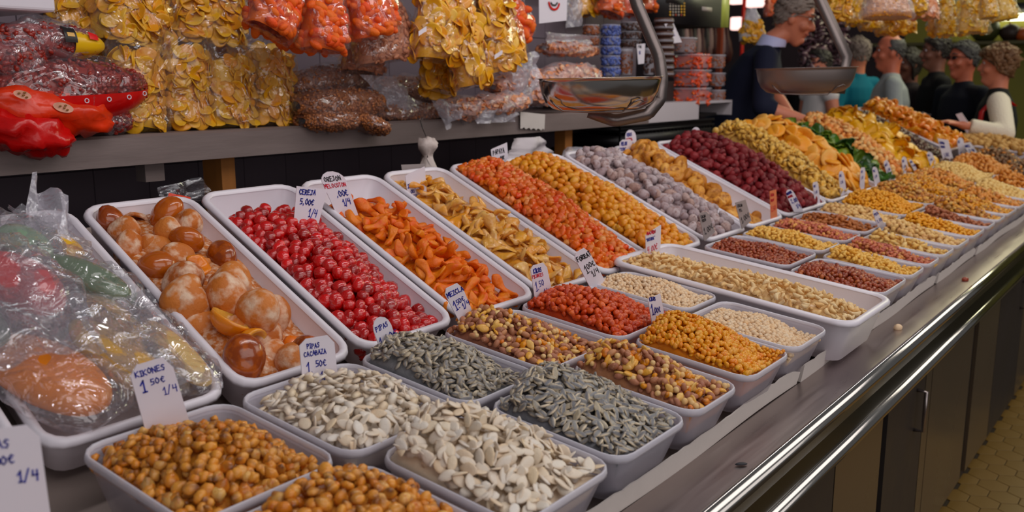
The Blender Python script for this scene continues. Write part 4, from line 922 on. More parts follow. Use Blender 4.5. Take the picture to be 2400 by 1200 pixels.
lay(-70, 130, 95, 142, .045, 2.0, 'red', 'wrapped reddish bag cut off by the left edge above the plump one', d=.07, group=G2, name='bag_of_peanuts', cat='bag of peanuts', film='film_hazy')
o = lay(-30, 88, 232, 108, .044, 2.03, 'red', 'peanut bag with a bright yellow sealed end on top of the pile', d=.06, group=G2, name='bag_of_peanuts', cat='bag of peanuts', film='film_hazy')
over(None, -.95, .8, plain('yellow_print', (222, 178, 20), .3, bump=.4, bscale=30), 'yellow_end', d=.061, hh=.034, x0=-30, x1=240, y0=88, y1=109, Y=2.03, par=o, t0=.62, t1=.995)
over(None, .0, .8, plain('black_print', (26, 20, 20), .4), 'black_label', d=.065, hh=.046, x0=-30, x1=240, y0=88, y1=109, Y=2.03, par=o, t0=.52, t1=.63, scale=.9)
over(None, .3, .5, plain('gold_print', (190, 150, 90), .4), 'gold_lettering', d=.066, hh=.046, x0=-30, x1=240, y0=88, y1=109, Y=2.03, par=o, t0=.545, t1=.61, scale=.9)
over(None, .25, .62, plain('red_print', (190, 26, 26), .4), 'red_label', d=.066, hh=.046, x0=-30, x1=240, y0=88, y1=109, Y=2.03, par=o, t0=.75, t1=.85)
lay(20, 70, 205, 92, .036, 2.12, None, 'crumpled dark green plastic bag behind the yellow-ended one', d=.05, group=G2, name='crumpled_bag', cat='bag', film='film_hazy')
# brown nut bags
G3 = 'bags of small brown nuts lying on the shelf'
for (a, b_, c, d_, hh, Y, lb, wt) in [(684, 250, 895, 238, .052, 1.97, 'plump bag of brown peanuts, middle of the brown stack', 'nut'), (700, 284, 832, 280, .034, 1.955, 'small brown nut bag under the plump one, left', 'nut'),
        (826, 276, 892, 308, .026, 1.93, 'small brown nut bag tipping over the shelf edge', 'nut'), (668, 208, 870, 172, .050, 2.06, 'pale dusty bag of brown nuts on top of the brown stack', 'nut'),
        (840, 262, 1030, 262, .036, 2.03, 'shadowed nut bag under a crumpled clear sheet', 'nut'), (880, 205, 1060, 215, .050, 2.16, 'dark nut bag in the shadow below the hanging peanuts', 'nut')]:
    lay(a, b_, c, d_, hh, Y, wt, lb, d=.075, group=G3, name='bag_of_nuts', cat='bag of nuts', film='film_hazy' if Y > 2 else 'film', n=700, crink=.003)
G4 = 'wrapped bags of pink-brown nuts on the shelf'
for (a, b_, c, d_, hh, Y, lb) in [(1030, 262, 1120, 250, .04, 1.98, 'nut bag with a folded clear corner hanging over the shelf edge'), (1105, 250, 1225, 236, .038, 1.97, 'nut bag in shiny film beside the folded corner one'),
        (1150, 205, 1255, 180, .040, 2.02, 'nut bag in loose lilac film above the shiny one'), (1225, 225, 1330, 222, .036, 1.99, 'dark nut bag partly behind the near weighing pan'),
        (1260, 185, 1400, 180, .060, 2.08, 'wide clear bag of wafers behind the near weighing pan'), (1270, 112, 1385, 118, .028, 2.12, 'wafer bag at the top of the clear stack')]:
    lay(a, b_, c, d_, hh, Y, 'wafer', lb, d=.07, group=G4, name='bag_of_nuts', cat='bag of nuts', film='film_thin', crink=.005, n=260, size=.028)
def sheet(pts, Y, label, seed, mat='film_thin', name='loose_film', cat='plastic film', amp=.012):
    "crumpled film with the pixel outline pts hanging at depth Y: small thickness, folded surface"
    r = np.random.default_rng(seed); P4 = [at(x, y, Y=Y) for x, y in pts]; n = 12; V = []; ph = r.uniform(0, 6, 4)
    for s_ in (0, .0012):
        for i in range(n):
            for j in range(n):
                u, v = i / (n - 1), j / (n - 1); p = (P4[0] * (1 - u) + P4[1] * u) * (1 - v) + (P4[3] * (1 - u) + P4[2] * u) * v
                V.append(p + np.array([0, amp * (math.sin(9 * u + 3 * v + ph[0]) + .7 * math.sin(15 * u * v + ph[1]) + r.normal(0, .25) * (s_ == 0)) + s_, 0]))
    V = np.array(V); V[n * n:] = V[:n * n] + np.array([0, .0012, 0])
    F = [(i * n + j, (i + 1) * n + j, (i + 1) * n + j + 1, i * n + j + 1) for i in range(n - 1) for j in range(n - 1)]
    F += [tuple(q + n * n for q in f)[::-1] for f in F]
    o = link(name, mesh_of(name, V, F, M[mat], True)); return tag(o, label, cat)
sheet([(842, 175), (925, 180), (1000, 255), (915, 270)], 1.97, 'crumpled clear bag flap over the shadowed nut bags', 1)
sheet([(1020, 225), (1070, 245), (1085, 262), (1045, 305)], 1.93, 'clear pointed bag corner drooping over the shelf edge', 2)
sheet([(1105, 240), (1210, 235), (1205, 285), (1120, 290)], 1.93, 'bunched clear film hanging over the shelf edge', 3)
sheet([(1190, 130), (1260, 120), (1270, 230), (1225, 255)], 1.95, 'lilac crumpled film left of the near weighing pan', 4)
sheet([(1270, 75), (1395, 85), (1380, 125), (1285, 115)], 2.1, 'loose open bag mouth above the wafers', 5)
# lace-edged paper on the shelf edge
p = [at(1220, 262, Y=1.944), at(1278, 268, Y=1.944), at(1276, 304, Y=1.944), at(1220, 300, Y=1.944)]
n = 14; V = [p[0], p[1]] + [p[2] + (p[3] - p[2]) * k / n + np.array([0, 0, .004 * math.sin(k * 2.2)]) for k in range(n + 1)]; V2 = [q + np.array([0, .002, 0]) for q in V]; m_ = len(V)
mb = MB(); mb.add(V + V2, [tuple(range(m_)), tuple(range(2 * m_ - 1, m_ - 1, -1))] + [(i, (i + 1) % m_, m_ + (i + 1) % m_, m_ + i) for i in range(m_)])
tag(mb.build('paper_scrap', M['card_strip']), 'crumpled white lace-edged paper stuck on the shelf edge', 'paper')
# hanging bags over the shelf
HG = 'bags of cheese puffs hanging over the shelf'
def hang(x0, x1, yb, yt, xt, Y, what, label, d=.06, rot=0, group=HG, name='bag_of_puffs', cat='bag of puffs', tiltpx=0, neck=.25, k=1.5, **kw):
    B = at((x0 + x1) / 2, yb, Y=Y); T = at(xt, yt, Y=Y + .02); wd = abs(at(x1, yb, Y=Y)[0] - at(x0, yb, Y=Y)[0]) / 2
    side = nrm(at(x1, yb + tiltpx, Y=Y) - at(x0, yb - tiltpx, Y=Y))
    o = bag(B, T, side, sack(wd, d, neck, k), what, label, group=group, name=name, cat=cat, **kw)
    mb = MB(); mb.tube([T, T + np.array([0, 0, .12])], .0015, 5); mb.build('string', M['white_paint'], o); return o
hang(570, 678, 82, -150, 690, 1.82, 'puff', 'orange cheese puff bag hanging leftmost, tilted to the left', tiltpx=10, neck=.6, n=190, core=.82, sq=3.4, size=.036)
hang(708, 802, 128, -190, 765, 1.80, 'puff', 'long orange cheese puff bag with a pointed lower corner, middle of three', tiltpx=-14, neck=.6, n=230, core=.82, sq=3.4, size=.036)
hang(828, 935, 92, -170, 835, 1.80, 'puff', 'orange cheese puff bag in front of the shell peanuts', tiltpx=-26, neck=.5, n=210, core=.82, sq=3.4, size=.036)
hang(660, 740, 112, -60, 705, 1.90, 'puff', 'shadowed cheese puff bag behind the first two', neck=.4)
hang(838, 985, 148, -110, 870, 1.87, 'shell', 'bag of peanuts in their shells behind the puffs', tiltpx=-12, group='nut bags hanging over the shelf', name='bag_of_peanuts', cat='bag of peanuts', n=330, fill=.62, size=.0215, neck=.2)
hang(800, 900, 176, 0, 850, 1.98, 'shell', 'dark bag of shell peanuts in the shadow behind', group='nut bags hanging over the shelf', name='bag_of_peanuts', cat='bag of peanuts', size=.022)
HC = 'bags of potato chips hanging over the shelf'
hang(972, 1082, 150, -120, 1030, 1.80, 'chip', 'hanging chip bag with a small white sticker, nearest the shell peanuts', d=.07, group=HC, name='bag_of_chips', cat='bag of chips', tiltpx=-6, neck=.45, n=170, core=.80)
hang(1072, 1146, 205, -90, 1062, 1.78, 'chip', 'narrow hanging chip bag reaching lowest, between two others', d=.06, group=HC, name='bag_of_chips', cat='bag of chips', neck=.5, n=160, core=.78)
hang(1140, 1236, 165, -130, 1130, 1.81, 'chip', 'hanging chip bag with a white sticker low on its front', d=.06, group=HC, name='bag_of_chips', cat='bag of chips', tiltpx=8, neck=.45, n=170, core=.80)
hang(985, 1062, 216, 70, 1030, 1.90, 'chip', 'shadowed chip bag hanging below the first one', d=.05, group=HC, name='bag_of_chips', cat='bag of chips')
hang(1150, 1265, 118, -150, 1120, 1.88, 'puff', 'orange and yellow puff bag slanting down behind the chip bags', d=.05, tiltpx=14, neck=.4)
for x, y, Y in ((990, 73, 1.725), (1168, 128, 1.745)):
    a = at(x - 9, y + 6, Y=Y); b_ = at(x + 9, y - 6, Y=Y); mb = MB(); mb.ribbon([a, b_], (0, 0, 1), .012, .0015); tag(mb.build('price_sticker', M['card']), 'small white sticker on the %s hanging chip bag' % ('first' if x < 1000 else 'third'), 'sticker')
# knotted white bag hanging by a cord below the shelf, loose white bag behind the papaya
p = at(1003, 385, Y=1.80)
mb = MB(); mb.lathe([(.052, -.09), (.045, -.05), (.030, -.01), (.014, .02), (.018, .03), (.030, .045), (.034, .06), (.022, .075), (.004, .07)], p, 18, 1, .8)
r = np.random.default_rng(5); V = np.array(mb.V) + r.normal(0, .003, (len(mb.V), 3)); o = link('knotted_bag', mesh_of('knotted_bag', V, mb.F, plain('white_bag', (176, 164, 160), .5, bump=.8, bscale=40), True)); tag(o, 'knotted white plastic bag hanging from a thin cord beside the papaya tray', 'bag')
mb = MB(); mb.tube([p + np.array([0, 0, .07]), at(990, 300, Y=1.935), at(985, 282, Y=1.94)], .0014, 5); mb.build('cord', M['black'], o)
sheet([(1205, 325), (1275, 320), (1298, 375), (1200, 372)], 1.9, 'pale pink plastic bag slumped behind the papaya tray', 9, mat='white_paint', name='plastic_bag', cat='bag', amp=.010)
sheet([(1330, 345), (1420, 345), (1425, 372), (1325, 375)], 1.95, 'dim clear bag behind the pineapple chunks', 10, name='plastic_bag', cat='bag')
p = [at(392, 466, Y=1.80), at(448, 474, Y=1.80), at(446, 462, Y=1.83), at(396, 452, Y=1.83)]; mb = MB(); mb.add(p + [q + np.array([0, .01, -.02]) for q in p], [(0, 1, 2, 3), (7, 6, 5, 4), (0, 4, 5, 1), (1, 5, 6, 2), (2, 6, 7, 3), (3, 7, 4, 0)]); tag(mb.build('folded_bag', M['orange_film']), 'folded bright orange printed bag behind the candied fruit tray', 'bag')
o = sheet([(372, 440), (470, 415), (505, 470), (380, 475)], 1.84, 'dim clear bag crumpled behind the candied fruit tray', 11, mat='film', name='plastic_bag', cat='bag', amp=.006)
# white tray edge on an upper shelf, top left
a = at(-60, 18, Y=2.0); b_ = at(132, 18, Y=2.0); mb = MB(); mb.box((a[0], 2.0, a[2]), (b_[0], 2.3, a[2] + .06)); o = mb.build('upper_shelf_tray', M['white_tray']); tag(o, 'white tray edge cut off by the upper left corner', 'tray')
bv = o.modifiers.new('round', 'BEVEL'); bv.width = .008; bv.segments = 3
a = at(1240, -60, Y=2.25); mb = MB(); mb.box((1.2, 2.2, a[2]), (4.1, 2.36, a[2] + .02)); tag(mb.build('upper_shelf', M['shelf']), 'metal shelf above the hanging bags, over the tiles', 'shelf')
# paper with a drawn mouth
o_ = [at(1263, -40, Y=2.0), at(1330, -40, Y=2.0), at(1328, 48, Y=2.0), at(1264, 55, Y=2.0)]
mb = MB(); mb.add(o_ + [q + np.array([0, .002, 0]) for q in o_], [(0, 3, 2, 1), (4, 5, 6, 7), (0, 1, 5, 4), (1, 2, 6, 5), (2, 3, 7, 6), (3, 0, 4, 7)]); pp = mb.build('paper_sign', M['card']); tag(pp, 'white paper with a drawn red mouth hanging above the wafer bags', 'sign')
c = at(1299, 4, Y=1.997); mb = MB(); mb.ribbon([c + np.array([.034 * math.cos(q), 0, .028 * math.sin(q)]) for q in np.linspace(math.pi * 1.02, 2 * math.pi * .98, 14)], (0, 1, 0), .0015, .008); mb.build('drawn_mouth', M['red_film'], pp)
mb = MB(); mb.ribbon([c + np.array([-.022, 0, -.004]), c + np.array([-.01, 0, -.012]), c + np.array([.01, 0, -.012]), c + np.array([.022, 0, -.002])], (0, 1, 0), .0015, .006); mb.build('drawn_line', M['black_ink'], pp)

# ------------------------------------------------------------------ handwritten price cards
GL = {'A': [[(0, 0), (1.5, 6), (3, 0)], [(.6, 2.2), (2.4, 2.2)]], 'B': [[(0, 0), (0, 6), (2, 5.6), (2.2, 4), (0, 3.2), (2.6, 2.4), (2.4, .4), (0, 0)]], 'C': [[(2.8, 5.2), (1.5, 6), (.2, 4), (.2, 2), (1.4, 0), (2.8, .6)]],
      'D': [[(0, 0), (0, 6), (2, 5), (2.8, 3), (2, .8), (0, 0)]], 'E': [[(2.6, 6), (0, 6), (0, 0), (2.7, 0)], [(0, 3.1), (2, 3.2)]], 'F': [[(2.6, 6), (0, 6), (0, 0)], [(0, 3.2), (2, 3.2)]], 'G': [[(2.8, 5.2), (1.4, 6), (.2, 3.5), (.8, .3), (2.8, .6), (2.8, 2.6), (1.8, 2.6)]],
      'H': [[(0, 0), (0, 6)], [(2.8, 0), (2.8, 6)], [(0, 3), (2.8, 3)]], 'I': [[(1, 0), (1, 6)], [(.2, 6), (1.8, 6)], [(.2, 0), (1.8, 0)]], 'J': [[(.6, 6), (2.6, 6)], [(1.8, 6), (1.8, 1), (.8, 0), (0, 1)]], 'K': [[(0, 0), (0, 6)], [(2.6, 6), (0, 3), (2.7, 0)]],
      'L': [[(0, 6), (0, 0), (2.4, 0)]], 'M': [[(0, 0), (.2, 6), (1.6, 2.6), (3, 6), (3.2, 0)]], 'N': [[(0, 0), (0, 6), (2.8, 0), (2.8, 6)]], 'O': [[(1.4, 6), (.1, 4), (.2, 1.4), (1.4, 0), (2.7, 1.6), (2.7, 4.2), (1.4, 6)]], 'P': [[(0, 0), (0, 6), (2.2, 5.6), (2.4, 3.6), (0, 2.8)]],
      'R': [[(0, 0), (0, 6), (2.2, 5.6), (2.2, 3.6), (0, 3), (2.6, 0)]], 'S': [[(2.6, 5.4), (1.3, 6), (.2, 4.6), (2.4, 2.2), (1.6, 0), (0, .6)]], 'T': [[(0, 6), (3, 6)], [(1.5, 6), (1.5, 0)]], 'U': [[(0, 6), (.2, .8), (1.4, 0), (2.6, .8), (2.7, 6)]], 'X': [[(0, 0), (2.8, 6)], [(0, 6), (2.8, 0)]], 'Y': [[(0, 6), (1.4, 3), (2.8, 6)], [(1.4, 3), (1.2, 0)]],
      'Z': [[(0, 6), (2.6, 6), (0, 0), (2.8, 0)]], '0': [[(1.4, 6), (.1, 4), (.2, 1.4), (1.4, 0), (2.7, 1.6), (2.7, 4.2), (1.4, 6)]], '1': [[(0, 4.2), (1.4, 6.4), (1.2, -.4)], [(.4, -.4), (2, -.4)]], '2': [[(.1, 4.8), (1.4, 6), (2.5, 4.6), (0, 0), (2.8, .2)]], '3': [[(.2, 5.6), (2.4, 5.4), (1, 3.3), (2.6, 1.6), (.2, .2)]], '4': [[(.3, 6), (0, 3), (2.6, 3.2)], [(2.4, 6), (2.1, -.4)]],
      '5': [[(2.6, 6), (.4, 6), (.2, 3.4), (2.4, 3), (2.2, .6), (0, 0)]], '/': [[(0, -1), (2.4, 7)]], ',': [[(.4, .6), (.1, -.8)]], '.': [[(.2, .2), (.5, 0)]], '"': [[(.2, 6), (.2, 5)], [(1, 6), (1, 5)]], ' ': [], '€': [[(2.9, 5.2), (1.7, 6), (.5, 4), (.5, 2), (1.7, 0), (2.9, .6)], [(-.1, 3.4), (2, 3.5)]], '-': [[(0, 3), (2, 3)]]}
def write(text, x, y, h, seed, lean=0, slope=0):
    "strokes of the text: x,y start, h letter height, card units"
    r = np.random.default_rng(seed); out = []; s_ = h / 6.0
    for ch in text:
        j = r.normal(0, .06, 2) * h; wmax = 3.0 if ch not in 'I1,.' else 1.8
        for st in GL.get(ch, []): out.append([(x + j[0] * .4 + (a + lean * b) * s_ * .92, y + j[1] + b * s_ + slope * (x)) for a, b in st])
        if ch == ' ': wmax = 1.6
        x += (wmax + 1.0) * s_ * .92
    return out
CAMG = 'white price cards standing between the tubs'
def card(BL, BR, TR, TL, Y, label, lines, top='chamfer', mat='card', seed=0, group=CAMG, lean=0.0, wx=1.15):
    "cardboard ticket; corners given where the photo shows them, on the upright plane at depth Y"
    P = [at(*q, Y=Y) for q in (BL, BR, TR, TL)]
    ext = 0.02; dn = nrm(P[0] - P[3]); P[0] = P[0] + dn * ext; P[1] = P[1] + nrm(P[1] - P[2]) * ext
    def m(u, v, d=0):  # u across 0..1, v up 0..1
        a = P[0] * (1 - u) + P[1] * u; b_ = P[3] * (1 - u) + P[2] * u; return a * (1 - v) + b_ * v + np.array([0, -d, 0])
    tops = {'chamfer': [(1, .86), (.82, 1), (.2, 1), (0, .90)], 'round': [(1, .78), (.93, .89), (.8, .96), (.6, 1), (.38, 1), (.18, .95), (.06, .88), (0, .80)], 'flat': [(1, 1), (0, 1)], 'slant': [(1, 1), (.1, .9), (0, .86)]}[top]
    out = [(0, 0), (1, 0)] + tops; n = len(out)
    V = [m(u, v, .0007) for u, v in out] + [m(u, v, -.0007) for u, v in out]
    F = [tuple(range(n)), tuple(range(2 * n - 1, n - 1, -1))] + [(i, i + n, (i + 1) % n + n, (i + 1) % n) for i in range(n)]
    mb = MB(); mb.add(V, F); o = mb.build('price_card', M[mat]); tag(o, label, 'price card', group)
    Wd = np.linalg.norm(m(1, .5) - m(0, .5)); Hd = np.linalg.norm(m(.5, 1) - m(.5, 0))
    for li, (text, u, v, h, ink, th) in enumerate(lines):
        # letter heights are fractions of card height; width follows from the card's real aspect
        mbt = MB(); asp = Hd / Wd
        for st in write(text, 0, 0, 1.0, seed * 7 + li):
            pts = [m(u + (a * h * asp * wx), v + b_ * h + lean * a * h, .0011) for a, b_ in st]
            for q in range(len(pts) - 1):
                d = pts[q + 1] - pts[q]; L_ = np.linalg.norm(d)
                if L_ < 1e-6: continue
                d /= L_; nn = nrm(np.cross(d, (0, 1, 0))) * th * Hd; e = d * th * Hd * .5
                mbt.obox(pts[q] - e - nn / 2, d * L_ + 2 * e, nn, np.array([0, -.0003, 0]))
        if mbt.n: mbt.build('lettering', M[ink], o)
    return o
B_, R_i, K_i = 'blue_ink', 'red_ink', 'black_ink'
card((345, 1025), (447, 1000), (397, 832), (300, 862), 1.055, 'large price card reading KIKONES beside the giant corn', [('KIKONES', .10, .87, .060, B_, .011), ('1', .17, .70, .115, B_, .017), ('50€', .40, .74, .062, B_, .011), ('1/4', .62, .60, .075, B_, .010)], 'chamfer', seed=1, wx=1.45)
card((-45, 1190), (112, 1165), (88, 992), (-62, 1012), .87, 'price card at the left edge with only AS 00€ 1/4 in view', [('PIPAS', .02, .80, .085, B_, .014), ('1.00€', .10, .62, .085, B_, .015), ('1/4', .58, .42, .10, B_, .018)], 'chamfer', seed=2, wx=1.3)
card((710, 905), (792, 895), (781, 783), (700, 797), 1.050, 'price card reading PIPAS CACABAZA behind the pumpkin seeds', [('PIPAS', .20, .83, .075, B_, .014), ('CACABAZA', .10, .71, .075, B_, .014), ('1,', .14, .44, .15, B_, .018), ('50€', .40, .51, .10, B_, .015), ('1/4', .52, .30, .11, B_, .015)], 'chamfer', seed=3, wx=1.25)
card((902, 850), (937, 822), (908, 736), (867, 752), 1.045, 'price card reading PIPAS 1.00 stuck in the sunflower seeds', [('PIPAS', .12, .77, .085, B_, .014), ('1.00€', .10, .50, .135, B_, .016), ('1/4', .45, .34, .10, B_, .014)], 'round', seed=4, lean=.10)
card((1085, 770), (1112, 742), (1078, 660), (1037, 680), 1.050, 'price card reading MEZCLA leaning over the nut mix', [('MEZCLA', .06, .82, .085, B_, .016), ('1.', .14, .55, .16, B_, .017), ('50€', .34, .62, .09, B_, .014), ('1/4', .55, .48, .10, B_, .013)], 'chamfer', seed=5)
card((1252, 692), (1293, 680), (1279, 614), (1242, 624), 1.050, 'price card reading KIKOS PICANTES behind the red corn', [('KIKOS', .14, .80, .105, B_, .022), ('PICANTES', .03, .67, .085, R_i, .013), ('1.', .10, .34, .21, B_, .018), ('50', .35, .42, .15, B_, .016), ('1/4', .56, .20, .11, B_, .013)], 'chamfer', seed=6)
card((1385, 678), (1416, 655), (1374, 578), (1342, 596), 1.050, 'price card reading FORRAT in black, leaning left of the chickpeas', [('FORRAT', .06, .80, .095, K_i, .016), ('1.', .20, .50, .16, K_i, .016), ('00€', .40, .56, .11, K_i, .014), ('1/4', .48, .36, .11, K_i, .014)], 'chamfer', seed=7)
card((1532, 782), (1562, 768), (1547, 688), (1516, 690), .822, 'price card reading KIKOS 1,00 at the back of the golden corn tub', [('KIKOS', .10, .86, .07, B_, .016), ('1,', .10, .58, .19, B_, .020), ('00€', .34, .60, .11, B_, .016), ('1/4', .52, .34, .13, B_, .016)], 'slant', seed=8)
card((1516, 642), (1546, 618), (1549, 527), (1512, 536), 1.11, 'tall price card reading ANACARDO NATURAL at the back of the cashews', [('ANACARDO', .05, .87, .060, R_i, .015), ('"NATURAL"', .02, .75, .055, B_, .013), ('4.00€', .10, .52, .12, R_i, .015), ('1/4', .48, .33, .11, R_i, .015)], 'slant', seed=9)
card((690, 500), (752, 502), (767, 444), (695, 436), 1.50, 'price card reading CEREJA behind the candied cherries', [('CEREJA', .10, .80, .13, B_, .028), ('5,00€', .16, .52, .15, B_, .028), ('1/4', .52, .20, .19, B_, .024)], 'flat', seed=10)
card((785, 494), (833, 486), (803, 400), (744, 404), 1.53, 'round-topped price card reading OREJON MELOCOTON by the peach strips', [('OREJON', .12, .80, .095, K_i, .014), ('MELOCOTON', .02, .66, .082, R_i, .012), (',00€', .36, .46, .12, B_, .018), ('1/4', .50, .26, .12, B_, .018)], 'round', seed=11)
card((957, 466), (1000, 455), (995, 390), (948, 402), 1.57, 'upturned price card with blue figures behind the mango strips', [('24T', .05, .52, .11, B_, .020), ('00/', .16, .36, .10, B_, .020), ('T0.', .28, .20, .10, B_, .018)], 'slant', seed=12)
o = [at(1215 - 350 + 0, 392, Y=1.68)]
card((944, 412), (1000, 404), (995, 384), (940, 386), 1.70, 'small blank grey card behind the upturned price card', [], 'flat', mat='card_grey', seed=13)
card((1152, 366), (1190, 362), (1188, 334), (1150, 346), 1.70, 'price card reading PAPAYA at the back of the papaya cubes', [('PAPAYA', .10, .50, .26, K_i, .05), ('00€', .5, .12, .2, K_i, .05)], 'slant', seed=14)
card((1450, 372), (1480, 366), (1482, 326), (1453, 328), 1.63, 'price card reading MELON EXTRA in front of another card', [('MELON', .10, .76, .14, B_, .035), ('"EXTRA"', .02, .56, .11, B_, .028), ('2,50€', .06, .24, .17, B_, .028)], 'chamfer', seed=15)
card((1470, 366), (1494, 360), (1489, 303), (1464, 306), 1.66, 'price card reading HIGOS NATURAL half hidden behind another card', [('HIGOS', .14, .80, .10, B_, .022), ('NATURAL', .06, .66, .08, R_i, .020), ('2.50€', .1, .46, .12, B_, .02)], 'round', seed=16)
card((1617, 342), (1637, 340), (1641, 298), (1622, 298), 1.66, 'small round-topped price card at the back of the crimson strawberries', [('FRESA', .18, .76, .11, K_i, .022), ('2.50', .2, .5, .15, K_i, .022)], 'round', seed=17)
card((1672, 336), (1688, 336), (1697, 308), (1684, 302), 1.66, 'small tilted price card between strawberries and banana chips', [('2.00', .15, .62, .16, K_i, .03), ('1/4', .2, .3, .18, K_i, .03)], 'flat', seed=18)
card((1648, 552), (1672, 532), (1660, 496), (1637, 499), 1.105, 'grey price card behind the first dark red peanuts', [('CACAO', .12, .80, .10, K_i, .020), ('FRITO', .14, .66, .09, K_i, .018), ('1,00€', .12, .22, .20, K_i, .022)], 'chamfer', mat='card_grey', seed=19)
card((1736, 526), (1758, 506), (1747, 468), (1723, 475), 1.105, 'grey price card behind the golden peeled peanuts', [('CACAO', .10, .80, .10, K_i, .020), ('PEL', .16, .62, .10, K_i, .018), ('1,00€', .12, .22, .20, K_i, .022)], 'flat', mat='card_grey', seed=20)
card((1806, 504), (1821, 496), (1819, 444), (1804, 448), 1.12, 'narrow orange price card behind the pink-skinned peanuts', [('CACAO', .08, .82, .08, R_i, .02), ('TOSTAT', .05, .64, .07, R_i, .018), ('1.50', .10, .30, .16, R_i, .02)], 'flat', mat='card_orange', seed=21)
card((1858, 490), (1880, 490), (1855, 440), (1839, 450), 1.11, 'white price card reading 2,00 leaning by the orange one', [('NATURAL', .05, .84, .08, B_, .022), ('NATURAL', .05, .70, .07, R_i, .018), ('2,00', .18, .44, .16, B_, .022), ('1/4', .5, .2, .14, B_, .018)], 'round', seed=22)
far = [((1909, 470), (1921, 466), (1917, 425), (1904, 428)), ((1969, 450), (1983, 444), (1977, 400), (1965, 402)), ((2015, 438), (2026, 430), (2028, 392), (2017, 393)), ((2051, 439), (2063, 428), (2055, 390), (2043, 392)),
       ((2083, 422), (2094, 415), (2080, 373), (2070, 380)), ((2118, 413), (2131, 405), (2123, 365), (2112, 370)), ((2144, 403), (2151, 400), (2136, 373), (2129, 375)), ((2183, 394), (2196, 388), (2183, 354), (2170, 358))]
where = ['beside the crimson strawberries', 'below the banana chips', 'below the pale pineapple slices', 'second below the pineapple slices', 'beside the green kiwi', 'below the apple pieces', 'thin one leaning right below the mango', 'below the yellow mango']
for i, q in enumerate(far):
    card(*q, 1.125, 'small distant price card standing %s' % where[i], [('NUEZ', .10, .78, .09, B_, .013), ('3,00', .14, .5, .12, B_, .013)], 'round' if i % 2 else 'chamfer', seed=30 + i)
card((2214, 388), (2236, 380), (2222, 328), (2197, 324), 1.13, 'tall white price card near the far orange halves', [('ALMENDRA', .05, .82, .075, B_, .012), ('MARCONA', .08, .68, .07, B_, .012), ('3,00€', .16, .36, .14, B_, .013)], 'flat', seed=40)
card((2249, 374), (2263, 362), (2257, 321), (2242, 324), 1.13, 'narrow price card just beyond the tall white one', [('NUEZ', .10, .78, .10, B_, .013), ('2,00', .1, .25, .12, B_, .013)], 'round', seed=41)
card((2278, 368), (2296, 364), (2274, 333), (2254, 337), 1.10, 'price card leaning right at the edge of the far tray', [('NUEZ', .12, .74, .13, B_, .013), ('2,50', .2, .4, .16, B_, .013)], 'flat', seed=42)
card((2059, 536), (2074, 528), (2053, 490), (2044, 495), .822, 'narrow price card between the pistachio and almond tubs', [('PISTA', .12, .76, .11, B_, .013), ('3,00', .1, .4, .15, B_, .013)], 'chamfer', seed=43)
card((1848, 312 + 0), (1862, 318), (1852, 305), (1842, 304), 1.75, 'tiny white card tip showing above the banana chips', [], 'round', seed=44)

# ------------------------------------------------------------------ weighing pans on flat steel arms
def pan(cx, cy, wpx, depth, label, seed, arm, up):
    c = CAM + ray(cx, cy) / FPX * depth; hw = wpx / FPX * depth / 2; s_ = nrm(RIGHT); fw = nrm(np.array([FWD[0], FWD[1], 0])); tilt = math.radians(1.2)
    prof = [(.001, -.50), (.60, -.50), (.74, -.465), (.86, -.37), (.93, -.22), (.965, -.05), (.97, 0), (1.0, .005), (1.0, .012), (.955, .012), (.94, -.05), (.905, -.21), (.835, -.35), (.72, -.44), (.58, -.475), (.001, -.475)]
    n = 40; V = []; F = []
    for r_, z in prof:
        for k in range(n):
            t = 2 * math.pi * k / n; e = 2 / 2.5; x = math.copysign(abs(math.cos(t)) ** e, math.cos(t)); y = math.copysign(abs(math.sin(t)) ** e, math.sin(t))
            V.append(s_ * x * r_ * hw + fw * y * r_ * hw * .72 + np.array([0, 0, z * hw + x * r_ * hw * math.sin(tilt)]))
    for i in range(len(prof) - 1):
        for k in range(n): F.append((i * n + k, i * n + (k + 1) % n, (i + 1) * n + (k + 1) % n, (i + 1) * n + k))
    root = empty('hanging_scale', tuple(c)); tag(root, label, 'scale', 'weighing pans')
    link('pan', mesh_of('pan', V, F, M['dull_pan'] if up else M['pan'], True), root)
    pts = [np.array([0, 0, 0]) + (at(px, py, Y=1) * 0 + (CAM + ray(px, py) / FPX * depth) - c) for px, py in arm]
    # round the bends
    sm = [pts[0]]
    for a, b_, d in zip(pts, pts[1:], pts[2:]):
        for t in (.25, .5, .75): p1 = b_ + (a - b_) * .22; p2 = b_ + (d - b_) * .22; sm.append((p1 * (1 - t) + b_ * t) * (1 - t) + (b_ * (1 - t) + p2 * t) * t)
    sm.append(pts[-1]); mb = MB()
    if up: sm = pts
    mb.ribbon(sm, fw, .006, .029 if not up else .038); link('arm', mesh_of('arm', mb.V, mb.F, M['strap']), root)
    mb = MB(); mb.ribbon([np.array([-hw * .78, 0, -.33 * hw]) * 1 + s_ * 0, np.array([0, 0, 0])], fw, .001, .001)
    mb = MB(); q = [(-.80, -.33), (-.72, -.42), (-.60, -.50), (-.2, -.515), (.3, -.515), (.38, -.45), (.46, -.36), (.56, -.32), (.62, -.35)]
    mb.tube([s_ * x * hw - fw * math.sqrt(max(0, 1 - abs(x) ** 2.5)) ** .8 * hw * .72 * (.70 + .2 * (z > -.45)) + np.array([0, 0, z * hw]) for x, z in q], .0022, 6); link('cradle_wire', mesh_of('cradle_wire', mb.V, mb.F, M['strap'], True), root)
    return root
pan(1406, 183, 296, 2.20, 'near stainless weighing pan hanging on a bent flat steel arm', 1, [(1440, -260), (1487, 0), (1545, 132), (1552, 185), (1548, 232), (1520, 268), (1440, 284), (1380, 262)], 0)
